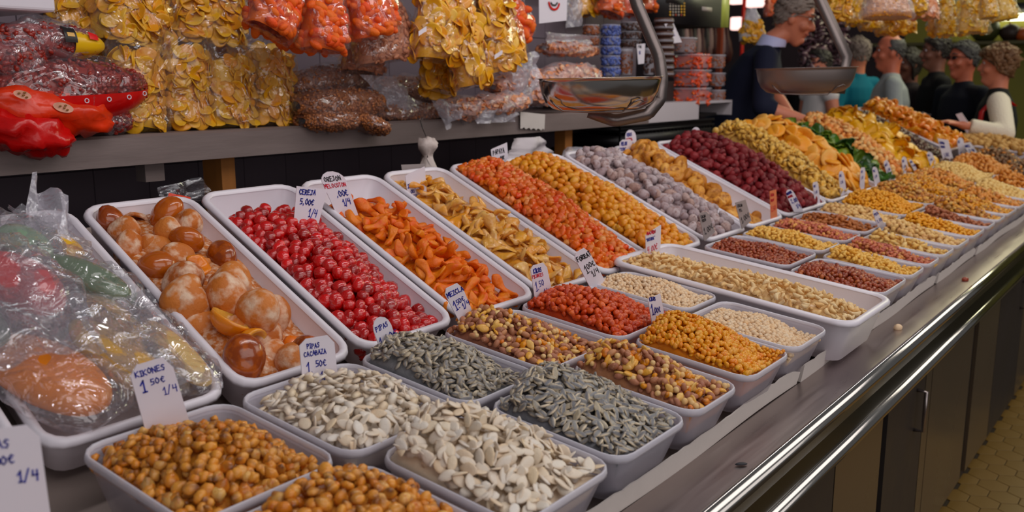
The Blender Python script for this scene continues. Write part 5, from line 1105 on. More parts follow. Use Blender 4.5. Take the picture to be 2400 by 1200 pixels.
pan(1889, 160, 232, 3.10, 'far dull weighing pan hanging on an angular steel arm', 2, [(1830, -200), (1922, 0), (1985, 132), (1975, 208), (1838, 200)], 1)
M['pan'].node_tree.nodes['Principled BSDF'].inputs['Anisotropic'].default_value = .3

# ------------------------------------------------------------------ candied fruit pouches in the left tray
PG = 'cellophane pouches of whole candied fruit'
def pouch(a, b_, wd, dp, lift, item, icol, label, seed, film='film_hazy', top=.30):
    u0, v0 = a; u1, v1 = b_; fr = own; B = fr.p(u0, v0, lift); T = fr.p(u1, v1, lift + .01); side = np.cross(nrm(T - B), fr.ez)
    pf = lambda t: (wd * (.55 + .45 * min(1, min(t / .12, 1)) if t < 1 - top else wd / wd * wd * (1 + .15 * (t - 1 + top) / top)), max(.003, dp * (math.sqrt(max(0, 1 - (1 - min(1, t / .15)) ** 2)) if t < 1 - top else max(0, (1 - t) / top) ** 1.2)))
    V, F, f_ = rings(B, T, side, pf, nring=26, nseg=26, crink=.0035, seed=seed)
    o = link('fruit_pouch', mesh_of('fruit_pouch', V, F, M[film], True)); tag(o, label, 'bag of fruit', PG)
    L_ = np.linalg.norm(T - B) * (1 - top) * .46; Vi, Fi = ICO[3]; r = np.random.default_rng(seed); Vi = bumps(Vi, r, 9, .16)
    ax = nrm(T - B); nv = np.cross(ax, nrm(side)); c = B + ax * (L_ * 1.12)
    W_ = c + np.outer(Vi[:, 0] * L_, ax) + np.outer(Vi[:, 1] * wd * .80, nrm(side)) + np.outer(Vi[:, 2] * dp * .82, nv)
    link(item, mesh_of(item, W_, Fi, icol, True), o); return o
_g = pm('candied_green', [(52, 74, 40), (74, 92, 52)], .25, sss=.2, coat=.5, spot=(120, 140, 120), spotscale=1.7)
_r = pm('candied_red', [(170, 36, 44), (150, 26, 36)], .25, sss=.2, coat=.5, spot=(206, 110, 110), spotscale=1.7)
_o = pm('candied_amber', [(206, 128, 40), (190, 112, 30)], .25, sss=.25, coat=.5, spot=(216, 160, 90), spotscale=1.7)
_y = pm('candied_yellow', [(212, 168, 74), (196, 150, 60)], .25, sss=.25, coat=.5, spot=(224, 200, 150), spotscale=1.7)
W0, L0 = own.W, own.L
pouch((.060, .10), (.000, .38), .040, .022, .002, 'candied_fruit', _o, 'lower pouch with amber fruit between the two big front ones', 31)
pouch((.205, .13), (.165, .41), .038, .022, .002, 'candied_fruit', _y, 'lower pouch with yellow fruit under the dark green one', 32)
pouch((.215, .40), (.170, .60), .036, .020, .004, 'candied_fruit', _y, 'small pale pouch at the back right of the pile', 33, top=.5)
pouch((.095, .008), (-.040, .33), .064, .032, .014, 'candied_fruit', _o, 'pouch with a big amber candied fruit at the front left of its tray', 1)
pouch((.185, .012), (.110, .33), .050, .028, .008, 'candied_fruit', _y, 'pouch with a yellow candied fruit in the front middle of its tray', 2)
pouch((.248, .015), (.232, .29), .036, .020, .0, 'candied_fruit', _y, 'flat pouch with a small pale fruit by the front right corner', 3)
pouch((.236, .235), (.110, .47), .040, .028, .022, 'candied_cucumber', _g, 'pouch with a dark green candied fruit leaning on the tray side', 4)
pouch((.115, .215), (.040, .48), .056, .038, .040, 'candied_fruit', _r, 'pouch with a rosy red candied fruit in the middle of the pile', 5)
pouch((.012, .170), (-.06, .43), .044, .028, .036, 'candied_cucumber', _g, 'pouch with a long green candied fruit at the left edge', 6)
pouch((.150, .375), (.105, .60), .048, .026, .030, 'candied_fruit', _g, 'pale crinkled pouch with olive fruit at the back of the pile', 7, top=.45)
pouch((.030, .380), (-.005, .58), .046, .030, .030, 'candied_fruit', _r, 'pouch with pinkish red fruit at the back left', 8)
pouch((.060, .470), (.070, .64), .040, .024, .024, 'candied_fruit', _o, 'pouch with a small amber fruit at the far back left', 9)
p = [at(65, 420, Y=1.62), at(158, 462, Y=1.60), at(200, 640, Y=1.45), at(75, 560, Y=1.50)]
def freesheet(P4, label, seed, mat, amp=.012, n=14):
    r = np.random.default_rng(seed); ph = r.uniform(0, 6, 4); V = []
    nn = nrm(np.cross(P4[1] - P4[0], P4[3] - P4[0]))
    for i in range(n):
        for j in range(n):
            u, v = i / (n - 1), j / (n - 1); q = (P4[0] * (1 - u) + P4[1] * u) * (1 - v) + (P4[3] * (1 - u) + P4[2] * u) * v
            V.append(q + nn * amp * (math.sin(8 * u + 4 * v + ph[0]) + .8 * math.sin(13 * u - 6 * v + ph[1]) + r.normal(0, .2)))
    V = np.array(V); V = np.concatenate([V, V + nn * .0012]); m_ = n * n
    F = [(i * n + j, (i + 1) * n + j, (i + 1) * n + j + 1, i * n + j + 1) for i in range(n - 1) for j in range(n - 1)]; F += [tuple(q + m_ for q in f)[::-1] for f in F]
    o = link('cellophane', mesh_of('cellophane', V, F, M[mat], True)); return tag(o, label, 'plastic film')
freesheet(p, 'upright crumpled cellophane tip rising above the fruit pouches', 21, 'film_thin')
freesheet([at(-20, 515, Y=1.60), at(150, 480, Y=1.60), at(190, 660, Y=1.48), at(-20, 640, Y=1.50)], 'wide crumpled cellophane lying over the back of the fruit pouches', 25, 'film_hazy', .014)
freesheet([own.p(.14, .02, .03), own.p(.26, .02, .012), own.p(.25, .24, .03), own.p(.12, .26, .045)], 'loose wrinkled cellophane over the front of the pouches', 22, 'film_hazy', .006)
freesheet([own.p(-.02, .12, .055), own.p(.12, .10, .055), own.p(.14, .36, .07), own.p(-.02, .34, .07)], 'loose wrinkled cellophane over the left pouches', 23, 'film_hazy', .007)
mb = MB(); q = at(487, 868, Y=1.20); mb.box((q[0] - .004, q[1] - .002, q[2] - .008), (q[0] + .003, q[1] + .003, q[2] + .004)); tag(mb.build('fruit_crumb', M['red_film']), 'tiny red crumb of fruit on the rim between two white trays', 'crumb')

# ------------------------------------------------------------------ goods beyond the shelf: white box, stacked tubs, crates, electronic scale
def rbox(name, x0, x1, y0, y1, z0, z1, mat, par=None, bev=.004):
    mb = MB(); mb.box((x0, y0, z0), (x1, y1, z1)); o = mb.build(name, mat, par)
    if bev: b_ = o.modifiers.new('round', 'BEVEL'); b_.width = bev; b_.segments = 2
    return o
BYD = 2.02
a = at(1490, 244, Y=BYD); b_ = at(1716, 240, Y=BYD); zt = a[2]; zb = at(1490, 280, Y=BYD)[2]
box = empty('white_box_shelf', (a[0], BYD, zt)); tag(box, 'open-ended white box shelf carrying the stacked fruit tubs', 'shelf')
def bp(mb, name, mat): me = mesh_of(name, mb.V, mb.F, mat, False); me.transform(Matrix.Translation((-a[0], -BYD, -zt))); return link(name, me, box)
xm = at(1640, 270, Y=BYD)[0]
mb = MB(); mb.box((a[0] - .3, BYD, zt - .012), (b_[0], BYD + .42, zt)); bp(mb, 'top_board', M['white_paint'])
mb = MB(); mb.box((a[0] - .3, BYD, zb - .02), (xm, BYD + .012, zt - .012)); bp(mb, 'front_board', M['white_paint'])
mb = MB(); mb.box((xm - .012, BYD, zb - .02), (xm, BYD + .42, zt - .012)); bp(mb, 'side_board', M['wood'])
mb = MB(); mb.box((b_[0] - .014, BYD, zb - .01), (b_[0], BYD + .42, zt - .012)); bp(mb, 'side_board', M['white_paint'])
mb = MB(); mb.box((xm, BYD + .08, zb - .015), (b_[0], BYD + .42, zb)); bp(mb, 'bottom_board', M['black'])
mb = MB(); mb.box((xm + .01, BYD + .10, zb), (xm + .13, BYD + .2, zb + .05)); o = mb.build('small_carton', M['white_paint']); tag(o, 'little pale blue-white carton inside the open white box', 'carton')
# supporting cupboard under the box and the crates
cup = at(1310, 290, Y=2.02)[0]
mb = MB(); mb.box((cup, 2.02, 0), (b_[0] + .15, 2.34, 1.06)); tag(mb.build('back_cupboard', M['black']), 'black cupboard in the shadow below the stacked crates', 'cupboard')
def crate(x0, x1, y0, y1, z0, z1, label):
    root = empty('plastic_crate', ((x0 + x1) / 2, (y0 + y1) / 2, z0)); tag(root, label, 'crate', 'black plastic crates'); L = Matrix.Translation(-root.location)
    mb = MB(); t = .006; mb.box((x0, y0, z0), (x1, y1, z0 + t)); 
    for (p0, p1) in (((x0, y0), (x1, y0 + t)), ((x0, y1 - t), (x1, y1)), ((x0, y0), (x0 + t, y1)), ((x1 - t, y0), (x1, y1))):
        mb.box((p0[0], p0[1], z0), (p1[0], p1[1], z0 + .05)); mb.box((p0[0], p0[1], z1 - .02), (p1[0], p1[1], z1))
    n = 26
    for k in range(n + 1):
        x = x0 + (x1 - x0 - t) * k / n; mb.box((x, y0, z0 + .05), (x + (x1 - x0) / n * .55, y0 + t, z1 - .02))
    me = mesh_of('crate_body', mb.V, mb.F, M['black']); me.transform(L); link('crate_body', me, root)
    mb = MB(); mb.box((x0 - .008, y0 - .008, z1 - .004), (x1 + .008, y0, z1 + .008)); mb.box((x0 - .008, y0 - .008, z0 + .06), (x1 + .008, y0, z0 + .07)); me = mesh_of('rim', mb.V, mb.F, M['black']); me.transform(L); link('rim', me, root)
x0 = at(1420, 310, Y=2.05)[0]; x1 = at(1640, 310, Y=2.05)[0]
crate(x0, x1, 2.05, 2.33, 1.065, 1.20, 'lower black crate behind the sugared figs'); crate(x0 + .1, x1 + .12, 2.04, 2.33, 1.205, zb - .03, 'upper black slotted crate right under the white box')
def tubstack(px, Y, rpx, rows, kind_, labels, group, shape=2.0, sx=1., sy=.8, mat='clear_tub'):
    for (yt, yb), lb in zip(rows, labels):
        A = at(px, yb, Y=Y); Tt = at(px, yt, Y=Y); rad = abs(at(px + rpx, yb, Y=Y)[0] - A[0]) * .62 if False else rpx / FPX * ((A - CAM) @ FWD); h = Tt[2] - A[2]
        root = empty('food_tub', tuple(A)); tag(root, lb, 'tub', group)
        mb = MB(); mb.lathe([(.001, 0), (.86, 0), (.90, .01 / h * 0 + .006), (.97, .90 * h), (1.0, .92 * h), (1.02, .93 * h)], (0, 0, 0), 28, rad, rad * sy, shape); V = np.array(mb.V); o = link('tub_body', mesh_of('tub_body', V, mb.F, M['lid'], True), root)
        mb = MB(); mb.lathe([(1.04, .90 * h), (1.05, .97 * h), (.98, h), (.9, .96 * h), (.001, .965 * h)], (0, 0, 0), 28, rad, rad * sy, shape); link('tub_lid', mesh_of('lid', mb.V, mb.F, M['lid'], True), root)
        pr, sz, mt, n, fl = CONTK[kind_]
        mb = MB(); mb.lathe([(.001, .003), (.82, .003), (.88, .8 * h), (.5, .86 * h), (.001, .86 * h)], (0, 0, 0), 20, rad, rad * sy, shape); r = np.random.default_rng(int(px + yt)); F3 = np.array([(f[0], f[1], f[2]) for f in mb.F] + [(f[0], f[2], f[3]) for f in mb.F]); items = []
        for _ in range(n):
            u = r.uniform(0, 2 * math.pi); z = r.uniform(.08, .8) * h; e = 2 / shape; q = .86
            p = np.array([rad * q * math.copysign(abs(math.cos(u)) ** e, math.cos(u)), rad * sy * q * math.copysign(abs(math.sin(u)) ** e, math.sin(u)), z])
            V_, F_, t_ = pr[int(r.integers(len(pr)))]; items.append((V_, F_, t_, rotmats(1, r, 1.2)[0], sz * .5 * r.uniform(.8, 1.2), p, float(r.uniform())))
        for _ in range(n // 3):
            u = r.uniform(0, 2 * math.pi); q = math.sqrt(r.uniform(0, .6)); V_, F_, t_ = pr[0]; items.append((V_, F_, t_, rotmats(1, r, 1.2)[0], sz * .5, np.array([rad * q * math.cos(u), rad * sy * q * math.sin(u), .86 * h]), float(r.uniform())))
        V, F, T_, R_ = join_pieces(items, (np.array(mb.V), F3)); tag(link('contents', mesh_of('contents', V, F, mt, True, T_, R_, LOCS[0]), root), kind='stuff')
C_OR = pm('orange_dried_fruit', [(206, 84, 20), (188, 66, 18), (216, 104, 36)], .4, coat=.3)
C_DK = pm('dark_date_cakes', [(52, 32, 28), (70, 44, 36), (40, 26, 24)], .5)
C_BL = pm('blue_wrapped_sweets', [(56, 70, 130), (90, 104, 160), (40, 50, 104)], .4)
C_BR = pm('brown_nuts_in_tubs', [(116, 66, 44), (138, 84, 56), (96, 52, 36)], .5)
STR = [P_strip(5, 6, .4, .2, .9, .2)(r0) for _ in range(3)]
CONTK = dict(orange=(STR, .042, C_OR, 90, 1), dark=(NUTS, .02, C_DK, 90, 1), blue=(NUTS, .022, C_BL, 90, 1), brown=(NUTS, .016, C_BR, 160, 1))
tubstack(1622, 2.08, 42, [(127, 160), (163, 202), (205, 244)], 'orange', ['square tub of orange dried fruit, top of the tall stack', 'square tub of orange dried fruit, middle of the stack', 'square tub of orange dried fruit at the bottom of the stack'], 'tubs of orange dried fruit', 5.0, mat='lid')
tubstack(1681, 2.10, 22, [(128, 160), (170, 202), (210, 242)], 'brown', ['small nut tub beside the top orange tub', 'small nut tub beside the middle orange tub', 'small nut tub beside the bottom orange tub'], 'small tubs of nuts')
tubstack(1604, 2.10, 34, [(88, 124)], 'brown', ['round tub of brown nuts on top of the orange fruit tubs'], 'small tubs of nuts')
tubstack(1431, 2.12, 26, [(58, 84), (86, 106), (108, 128), (130, 154), (156, 178)], 'blue', ['top tub of blue-wrapped sweets in the stack by the shelf end', 'second tub of blue-wrapped sweets from the top', 'middle tub of blue-wrapped sweets', 'fourth tub of blue-wrapped sweets from the top', 'lowest tub of blue-wrapped sweets above the pan'], 'tubs of blue sweets')
tubstack(1385, 2.16, 22, [(58, 82), (84, 106), (108, 130)], 'brown', ['brown nut tub left of the blue sweets, top', 'brown nut tub left of the blue sweets, middle', 'brown nut tub left of the blue sweets, lowest'], 'nut tubs by the shelf end')
tubstack(1478, 2.14, 30, [(52, 72), (74, 92), (94, 110)], 'dark', ['wide dark tub on top behind the steel arm', 'wide dark tub in the middle behind the steel arm', 'wide dark tub lower behind the steel arm'], 'wide dark tubs')
tubstack(1467, 2.12, 17, [(114, 176)], 'brown', ['tall jar of dark brown nuts behind the near pan'], 'jars')
tubstack(1520, 2.10, 16, [(112, 176)], 'dark', ['tall dark jar with a white label behind the steel arm'], 'jars')
for k in range(9):
    yt = 42 + k * 15.5; A = at(1556, yt + 14.5, Y=2.06); Tt = at(1556, yt, Y=2.06); h = Tt[2] - A[2]; rad = 26 / FPX * ((A - CAM) @ FWD)
    mb = MB(); mb.lathe([(.001, 0), (.9, 0), (1, .25 * h), (1, .7 * h), (.93, .97 * h), (.001, h)], A, 24, rad, rad * .85); o = mb.build('date_cake', C_DK, smooth=True); tag(o, 'round dark pressed date cake, number %s from the top of its column' % ['one', 'two', 'three', 'four', 'five', 'six', 'seven', 'eight', 'nine'][k], 'cake', 'column of pressed date cakes')
    mb = MB(); mb.lathe([(1.02, .35 * h), (1.03, .5 * h), (1.02, .65 * h)], A, 24, rad, rad * .85); mb.build('wrapper', M['film'] if False else M['lid'], o)
mb = MB(); A = at(1500, 244, Y=2.12); B2 = at(1580, 190, Y=2.12); mb.box((A[0], 2.12, zt), (B2[0], 2.3, B2[2])); tag(mb.build('dark_carton', M['cab_dark']), 'dark carton under the column of date cakes', 'carton')
mb = MB(); A = at(1345, 246, Y=2.14); B2 = at(1505, 180, Y=2.14); mb.box((A[0], 2.12, 1.36), (B2[0], 2.3, B2[2])); tag(mb.build('dark_carton', M['cab_dark']), 'dark carton carrying the blue sweet tubs', 'carton')
rbox('shelf_block', 3.56, a[0] - .3, 2.12, 2.34, 1.33, 1.372, M['shelf']); bpy.data.objects['shelf_block'].name = 'shelf_end'; tag(bpy.data.objects['shelf_end'], 'short end piece of metal shelf behind the near pan', 'shelf')
card((1574, 94), (1595, 92), (1578, 54), (1557, 56), 2.03, 'white price card with blue writing taped to the date cakes', [('MIX', .2, .78, .10, R_i, .02), ('DE', .35, .55, .12, B_, .025), ('NUEZ', .12, .38, .12, B_, .025)], 'flat', seed=50, group='price cards among the stacked tubs')
card((1495, 140), (1510, 138), (1512, 102), (1492, 104), 2.05, 'pale price card hanging by the dark jars', [('PAN', .15, .8, .14, K_i, .03), ('DE', .2, .5, .14, B_, .03)], 'flat', mat='card', seed=51, group='price cards among the stacked tubs')
# orange and yellow bags hanging beyond the mouth drawing
HB = 'bags hanging above the stacked tubs'
hang(1405, 1458, 38, -60, 1436, 2.2, 'puff', 'orange snack bag hanging above the blue sweet tubs, first of three', group=HB, n=110, size=.03); hang(1456, 1500, 38, -60, 1474, 2.22, 'puff', 'orange snack bag behind the upper end of the steel arm', group=HB, n=110, size=.03)
hang(1500, 1528, 28, -60, 1512, 2.3, 'puff', 'orange snack bag just right of the steel arm', group=HB, n=80); hang(1348, 1398, 38, -60, 1362, 2.3, 'chip', 'yellow chip bag hanging left of the orange ones', group=HB, n=70, name='bag_of_chips', cat='bag of chips')
sheet([(1325, -20), (1362, -20), (1368, 60), (1322, 66)], 2.26, 'pale greenish clear bag hanging beside the mouth drawing', 61, amp=.006)
# electronic scale
eY = 2.25; A = at(1558, 52, Y=eY); B2 = at(1690, 48, Y=eY); zt2 = at(1560, -60, Y=eY)[2]
es = empty('electronic_scale', (A[0], eY, A[2])); tag(es, 'black electronic scale with yellow and grey keys hanging at the top edge', 'scale'); Lm = Matrix.Translation(-es.location)
def ep(mb, name, mat): me = mesh_of(name, mb.V, mb.F, mat); me.transform(Lm); return link(name, me, es)
mb = MB(); mb.box((A[0], eY, A[2]), (B2[0], eY + .3, zt2)); ep(mb, 'scale_body', M['black'])
C1 = at(1712, 48, Y=eY); mb = MB(); mb.box((B2[0], eY + .01, A[2] + .008), (C1[0], eY + .28, zt2)); ep(mb, 'side_panel', plain('pale_green_plastic', (172, 180, 96), .4))
ky = plain('yellow_key', (196, 150, 30), .5); kg = plain('grey_key', (150, 140, 134), .5); kr = plain('red_key', (150, 50, 36), .5)
for i in range(6):
    for j in range(5):
        q = at(1570 + i * 6.6, 8 + j * 6.8, Y=eY); mb = MB(); s_ = .0045; mb.box((q[0] - s_ * 1.3, eY - .003, q[2] - s_), (q[0] + s_ * 1.3, eY, q[2] + s_)); ep(mb, 'key', kr if (j == 4 and i in (2, 4)) else (ky if i > 3 or (i == 0 and j > 2) else kg))
q = at(1645, 15, Y=eY); q2 = at(1668, 28, Y=eY); mb = MB(); mb.box((q[0], eY - .002, q2[2]), (q2[0], eY, q[2])); ep(mb, 'display', kg)
q = at(1558, 6, Y=eY); q2 = at(1602, -10, Y=eY); mb = MB(); mb.box((q[0] + .01, eY - .004, q[2]), (q2[0], eY, q2[2])); ep(mb, 'display', M['black'])
# beyond: posts, pink-lit stall, hanging sacks and dark bunches
for (x, y0_, y1_, X_, wpx, mt, lb) in [(1683, 50, 140, 7.6, 12, plain('rust_post', (120, 50, 30), .6), 'reddish brown post beyond the stacked tubs'), (1739, 0, 60, 7.8, 4, M['red_film'], 'thin dark red pole by the pink lamps')]:
    q = at(x, y1_, X=X_); h = wpx / FPX * 7 / 2; mb = MB(); mb.box((X_, q[1] - h, 0), (X_ + .05, q[1] + h, 3.2)); tag(mb.build('post', mt), lb, 'post')
for i, (x, y, wp, hp) in enumerate([(1725, 3, 40, 12), (1770, 6, 50, 20), (1722, 55, 26, 30), (1519, 22, 26, 16), (1300 + 680, -10, 30, 12)]):
    X_ = 9.6; q = at(x, y, X=X_); k = (q - CAM) @ FWD / FPX; mb = MB(); mb.box((X_, q[1] - wp * k / 2, q[2] - hp * k / 2), (X_ + .1, q[1] + wp * k / 2, q[2] + hp * k / 2)); o = mb.build('lamp_panel', M['pink_glow']); b2 = o.modifiers.new('round', 'BEVEL'); b2.width = .02; b2.segments = 2
    tag(o, 'pink-white lit panel in the far meat stall, %s' % ['upper left of three', 'largest beside the white sack', 'low one behind the post', 'seen between orange bags and date cakes', 'above the grey-haired person'][i], 'lamp')
def sackbag(cx, yt, yb, wpx, depth, label, matn, name='hanging_sack', cont=None, seed=0, group=None):
    k = depth / FPX; c = lambda x, y: CAM + ray(x, y) * k
    T = c(cx, yt); B = c(cx + 2, yb); o = bag(B, T, RIGHT, sack(wpx / 2 * k, wpx / 2 * k * .6, .3, 1.1), cont, label, 'bag', group, .5, matn, name, seed=seed); return o
M['film_white'] = film_mat('white_sack_film', haze=.62, gloss=.1, rough=.3)
M['white_sack'] = plain('white_sack', (176, 172, 160), .6, bump=.6, bscale=20)
sackbag(1762, 20, 96, 66, 5.6, 'white plastic sack with yellow snacks hanging behind the vendor', 'film_white', cont='chip', seed=81)
for i in range(12):
    x = 1598 + i * 9.5; c = CAM + ray(x, 92 + (i * 37 % 17)) / FPX * 8.2; mb = MB(); mb.lathe([(.001, -.16), (.045, -.13), (.06, -.06), (.045, .03), (.02, .10), (.006, .2)], c, 12); o = mb.build('cured_sausage', [M['cab_dark'], plain('cured%d' % i, [(120, 50, 44), (150, 120, 116), (70, 34, 32)][i % 3], .5), M['black']][i % 3 if i % 3 != 2 else 1] , smooth=True); tag(o, 'small cured sausage hanging in the far stall beyond the scale', 'sausage', 'sausages hanging in the far stall')
    mb = MB(); mb.tube([c + np.array([0, 0, .19]), c + np.array([0, 0, .6])], .003, 5); mb.build('string', M['white_paint'], o)
hang(1795, 1830, 40, -60, 1810, 3.3, 'puff', 'orange snack bag hanging behind the vendor', group='orange bags near the vendor'); hang(1892, 1922, 34, -50, 1900, 2.7, 'puff', "orange snack bag right of the vendor's head", group='orange bags near the vendor')
dk = pm('dark_peppers', [(50, 26, 34), (84, 56, 66), (34, 20, 24), (110, 84, 92)], .35, coat=.4)
for bi, (x0_, x1_, y0_, y1_, dep, lb) in enumerate([(1880, 1925, -40, 175, 6.9, 'string of dark purple dried peppers hanging left of the far arm'), (1925, 1985, -40, 150, 7.1, 'bundle of dark dried peppers behind the angular arm'), (1500, 1548, 40, 60, 6, 'dark bundle between the bags')]):
    if bi == 2: continue
    r = np.random.default_rng(bi); items = []; pr = [P_strip(5, 6, .35, .3, .6, .2)(r) for _ in range(3)]
    for _ in range(170):
        p = CAM + ray(r.uniform(x0_, x1_), r.uniform(y0_, y1_)) / FPX * (dep + r.uniform(-.08, .08)); V_, F_, t_ = pr[int(r.integers(3))]; items.append((V_, F_, t_, rotmats(1, r, 2)[0], .045, p, float(r.uniform())))
    V, F, T_, R_ = join_pieces(items); o = link('pepper_string', mesh_of('pepper_string', V, F, dk, True, T_, R_, LOCS[0])); tag(o, lb, 'dried peppers')
    mb = MB(); c = CAM + ray((x0_ + x1_) / 2, -60) / FPX * dep; mb.tube([c + np.array([0, 0, .5]), c - np.array([0, 0, .5])], .01, 6); mb.build('cord', M['black'], o)
# snack bags hanging above the far customers
HF = 'snack bags hanging above the customers'
def hbag(cx, yt, yb, wpx, Y, what, label, rot=0, film='film_hazy', size=None, n=None, dpt=.05):
    depth = Y; k = depth / FPX; B = CAM + ray(cx + rot, yb) * k; T = CAM + ray(cx, yt) * k
    o = bag(B, T, nrm(RIGHT + np.array([0, 0, .25 * rot / 10])), sack(wpx / 2 * k, dpt, .3, 1.3), what, label, 'bag', HF, .62, film, 'snack_bag', n=n, size=size)
    mb = MB(); mb.tube([T, T + np.array([0, 0, .3])], .002, 5); mb.build('string', M['white_paint'], o)
M['film_yel'] = film_mat('yellowish_film', haze=.16, gloss=.20, hazecol=(214, 206, 150), rough=.2)
hbag(2078, -70, 46, 130, 4.3, 'fine', 'big pinkish bag of fine grain snacks hanging in front', 0, 'film_thin', .014, 500, .09)
for i, (cx, yt, yb, w_, Y, wt, rot, lb) in enumerate([(1972, -60, 42, 60, 4.6, 'chip', -8, 'yellow chip bag leftmost in the hanging cluster'), (2005, -50, 58, 62, 4.7, 'corn', 4, 'orange-yellow snack bag left under the pinkish bag'), (2040, -40, 72, 60, 4.8, 'corn', 2, 'orange-yellow snack bag low under the pinkish bag'),
        (2072, -30, 84, 44, 4.9, 'corn', 0, 'narrow yellow snack bag above the bald man'), (2112, -30, 74, 56, 4.8, 'chip', 6, 'yellow snack bag right above the bald man'), (2170, -50, 44, 80, 4.5, 'wafer', -6, 'reddish snack bag behind the pinkish bag'),
        (2192, -40, 84, 44, 4.8, 'corn', 4, 'pointed yellow snack bag above the dark-haired man'), (2218, -50, 86, 52, 4.7, 'corn', 0, 'yellow snack bag with shiny film above the sunglasses man'), (2250, -40, 86, 44, 4.8, 'corn', 2, 'rounded yellow snack bag right of the shiny one'),
        (2284, -60, 80, 80, 4.5, 'corn', -4, 'large pale yellow bag of ring snacks'), (2312, -70, 46, 44, 4.35, 'pale', 6, 'narrow whitish snack bag over the ring snacks'), (2340, -70, 50, 70, 4.6, 'pale', 16, 'pale yellow-green snack bag rightmost by the lit tube'), (2150, -60, 30, 50, 4.4, 'corn', 0, 'orange snack bag between the pinkish and pale bags')]):
    hbag(cx, yt, yb, w_, Y, wt, lb, rot, 'film_yel' if cx > 2200 else 'film_hazy', None, 130)
q0 = at(2372, 50, X=6.0); q1 = at(2388, 84, X=6.0)

# ------------------------------------------------------------------ people
def etube(mb, pts, rad, side, n=18, caps=True):
    "elliptical tube: rad = (half width along side, half depth, forward shift)"
    pts = [np.array(p, float) for p in pts]; side = nrm(side); V = []; F = []
    P_ = []; Rr = []
    for i, p in enumerate(pts): P_.append(p); Rr.append(rad[i])
    if caps:
        d0 = nrm(pts[0] - pts[1]); d1 = nrm(pts[-1] - pts[-2]); a = min(rad[0][:2]); b_ = min(rad[-1][:2])
        P_ = [pts[0] + d0 * a * .9, pts[0] + d0 * a * .6] + P_ + [pts[-1] + d1 * b_ * .6, pts[-1] + d1 * b_ * .9]
        Rr = [(rad[0][0] * .25, rad[0][1] * .25), (rad[0][0] * .75, rad[0][1] * .75)] + Rr + [(rad[-1][0] * .75, rad[-1][1] * .75), (rad[-1][0] * .25, rad[-1][1] * .25)]
    for i, p in enumerate(P_):
        d = nrm(P_[min(i + 1, len(P_) - 1)] - P_[max(i - 1, 0)]); s_ = nrm(side - d * np.dot(side, d)); f_ = np.cross(d, s_)
        for k in range(n): t = 2 * math.pi * k / n; V.append(p + s_ * math.cos(t) * Rr[i][0] + f_ * math.sin(t) * Rr[i][1])
    for i in range(len(P_) - 1):
        for k in range(n): F.append((i * n + k, i * n + (k + 1) % n, (i + 1) * n + (k + 1) % n, (i + 1) * n + k))
    F += [tuple(range(n))[::-1], tuple(range((len(P_) - 1) * n, len(P_) * n))]
    mb.add(V, F)
def blob(mb, c, r3, axes=None):
    V, F = ICO[2]; A = np.eye(3) if axes is None else np.stack(axes, 0); W_ = (V * np.array(r3)) @ A + np.array(c); mb.add(W_, F)
def remesh(o, vs, smooth=3):
    m = o.modifiers.new('join', 'REMESH'); m.mode = 'VOXEL'; m.voxel_size = vs; m.use_smooth_shade = True
    s_ = o.modifiers.new('soft', 'SMOOTH'); s_.factor = .5; s_.iterations = smooth
def cloth_mat(name, c, rough=.8, bump=.35, bscale=14): return plain(name, c, rough, bump=bump, bscale=bscale, spec=.2)
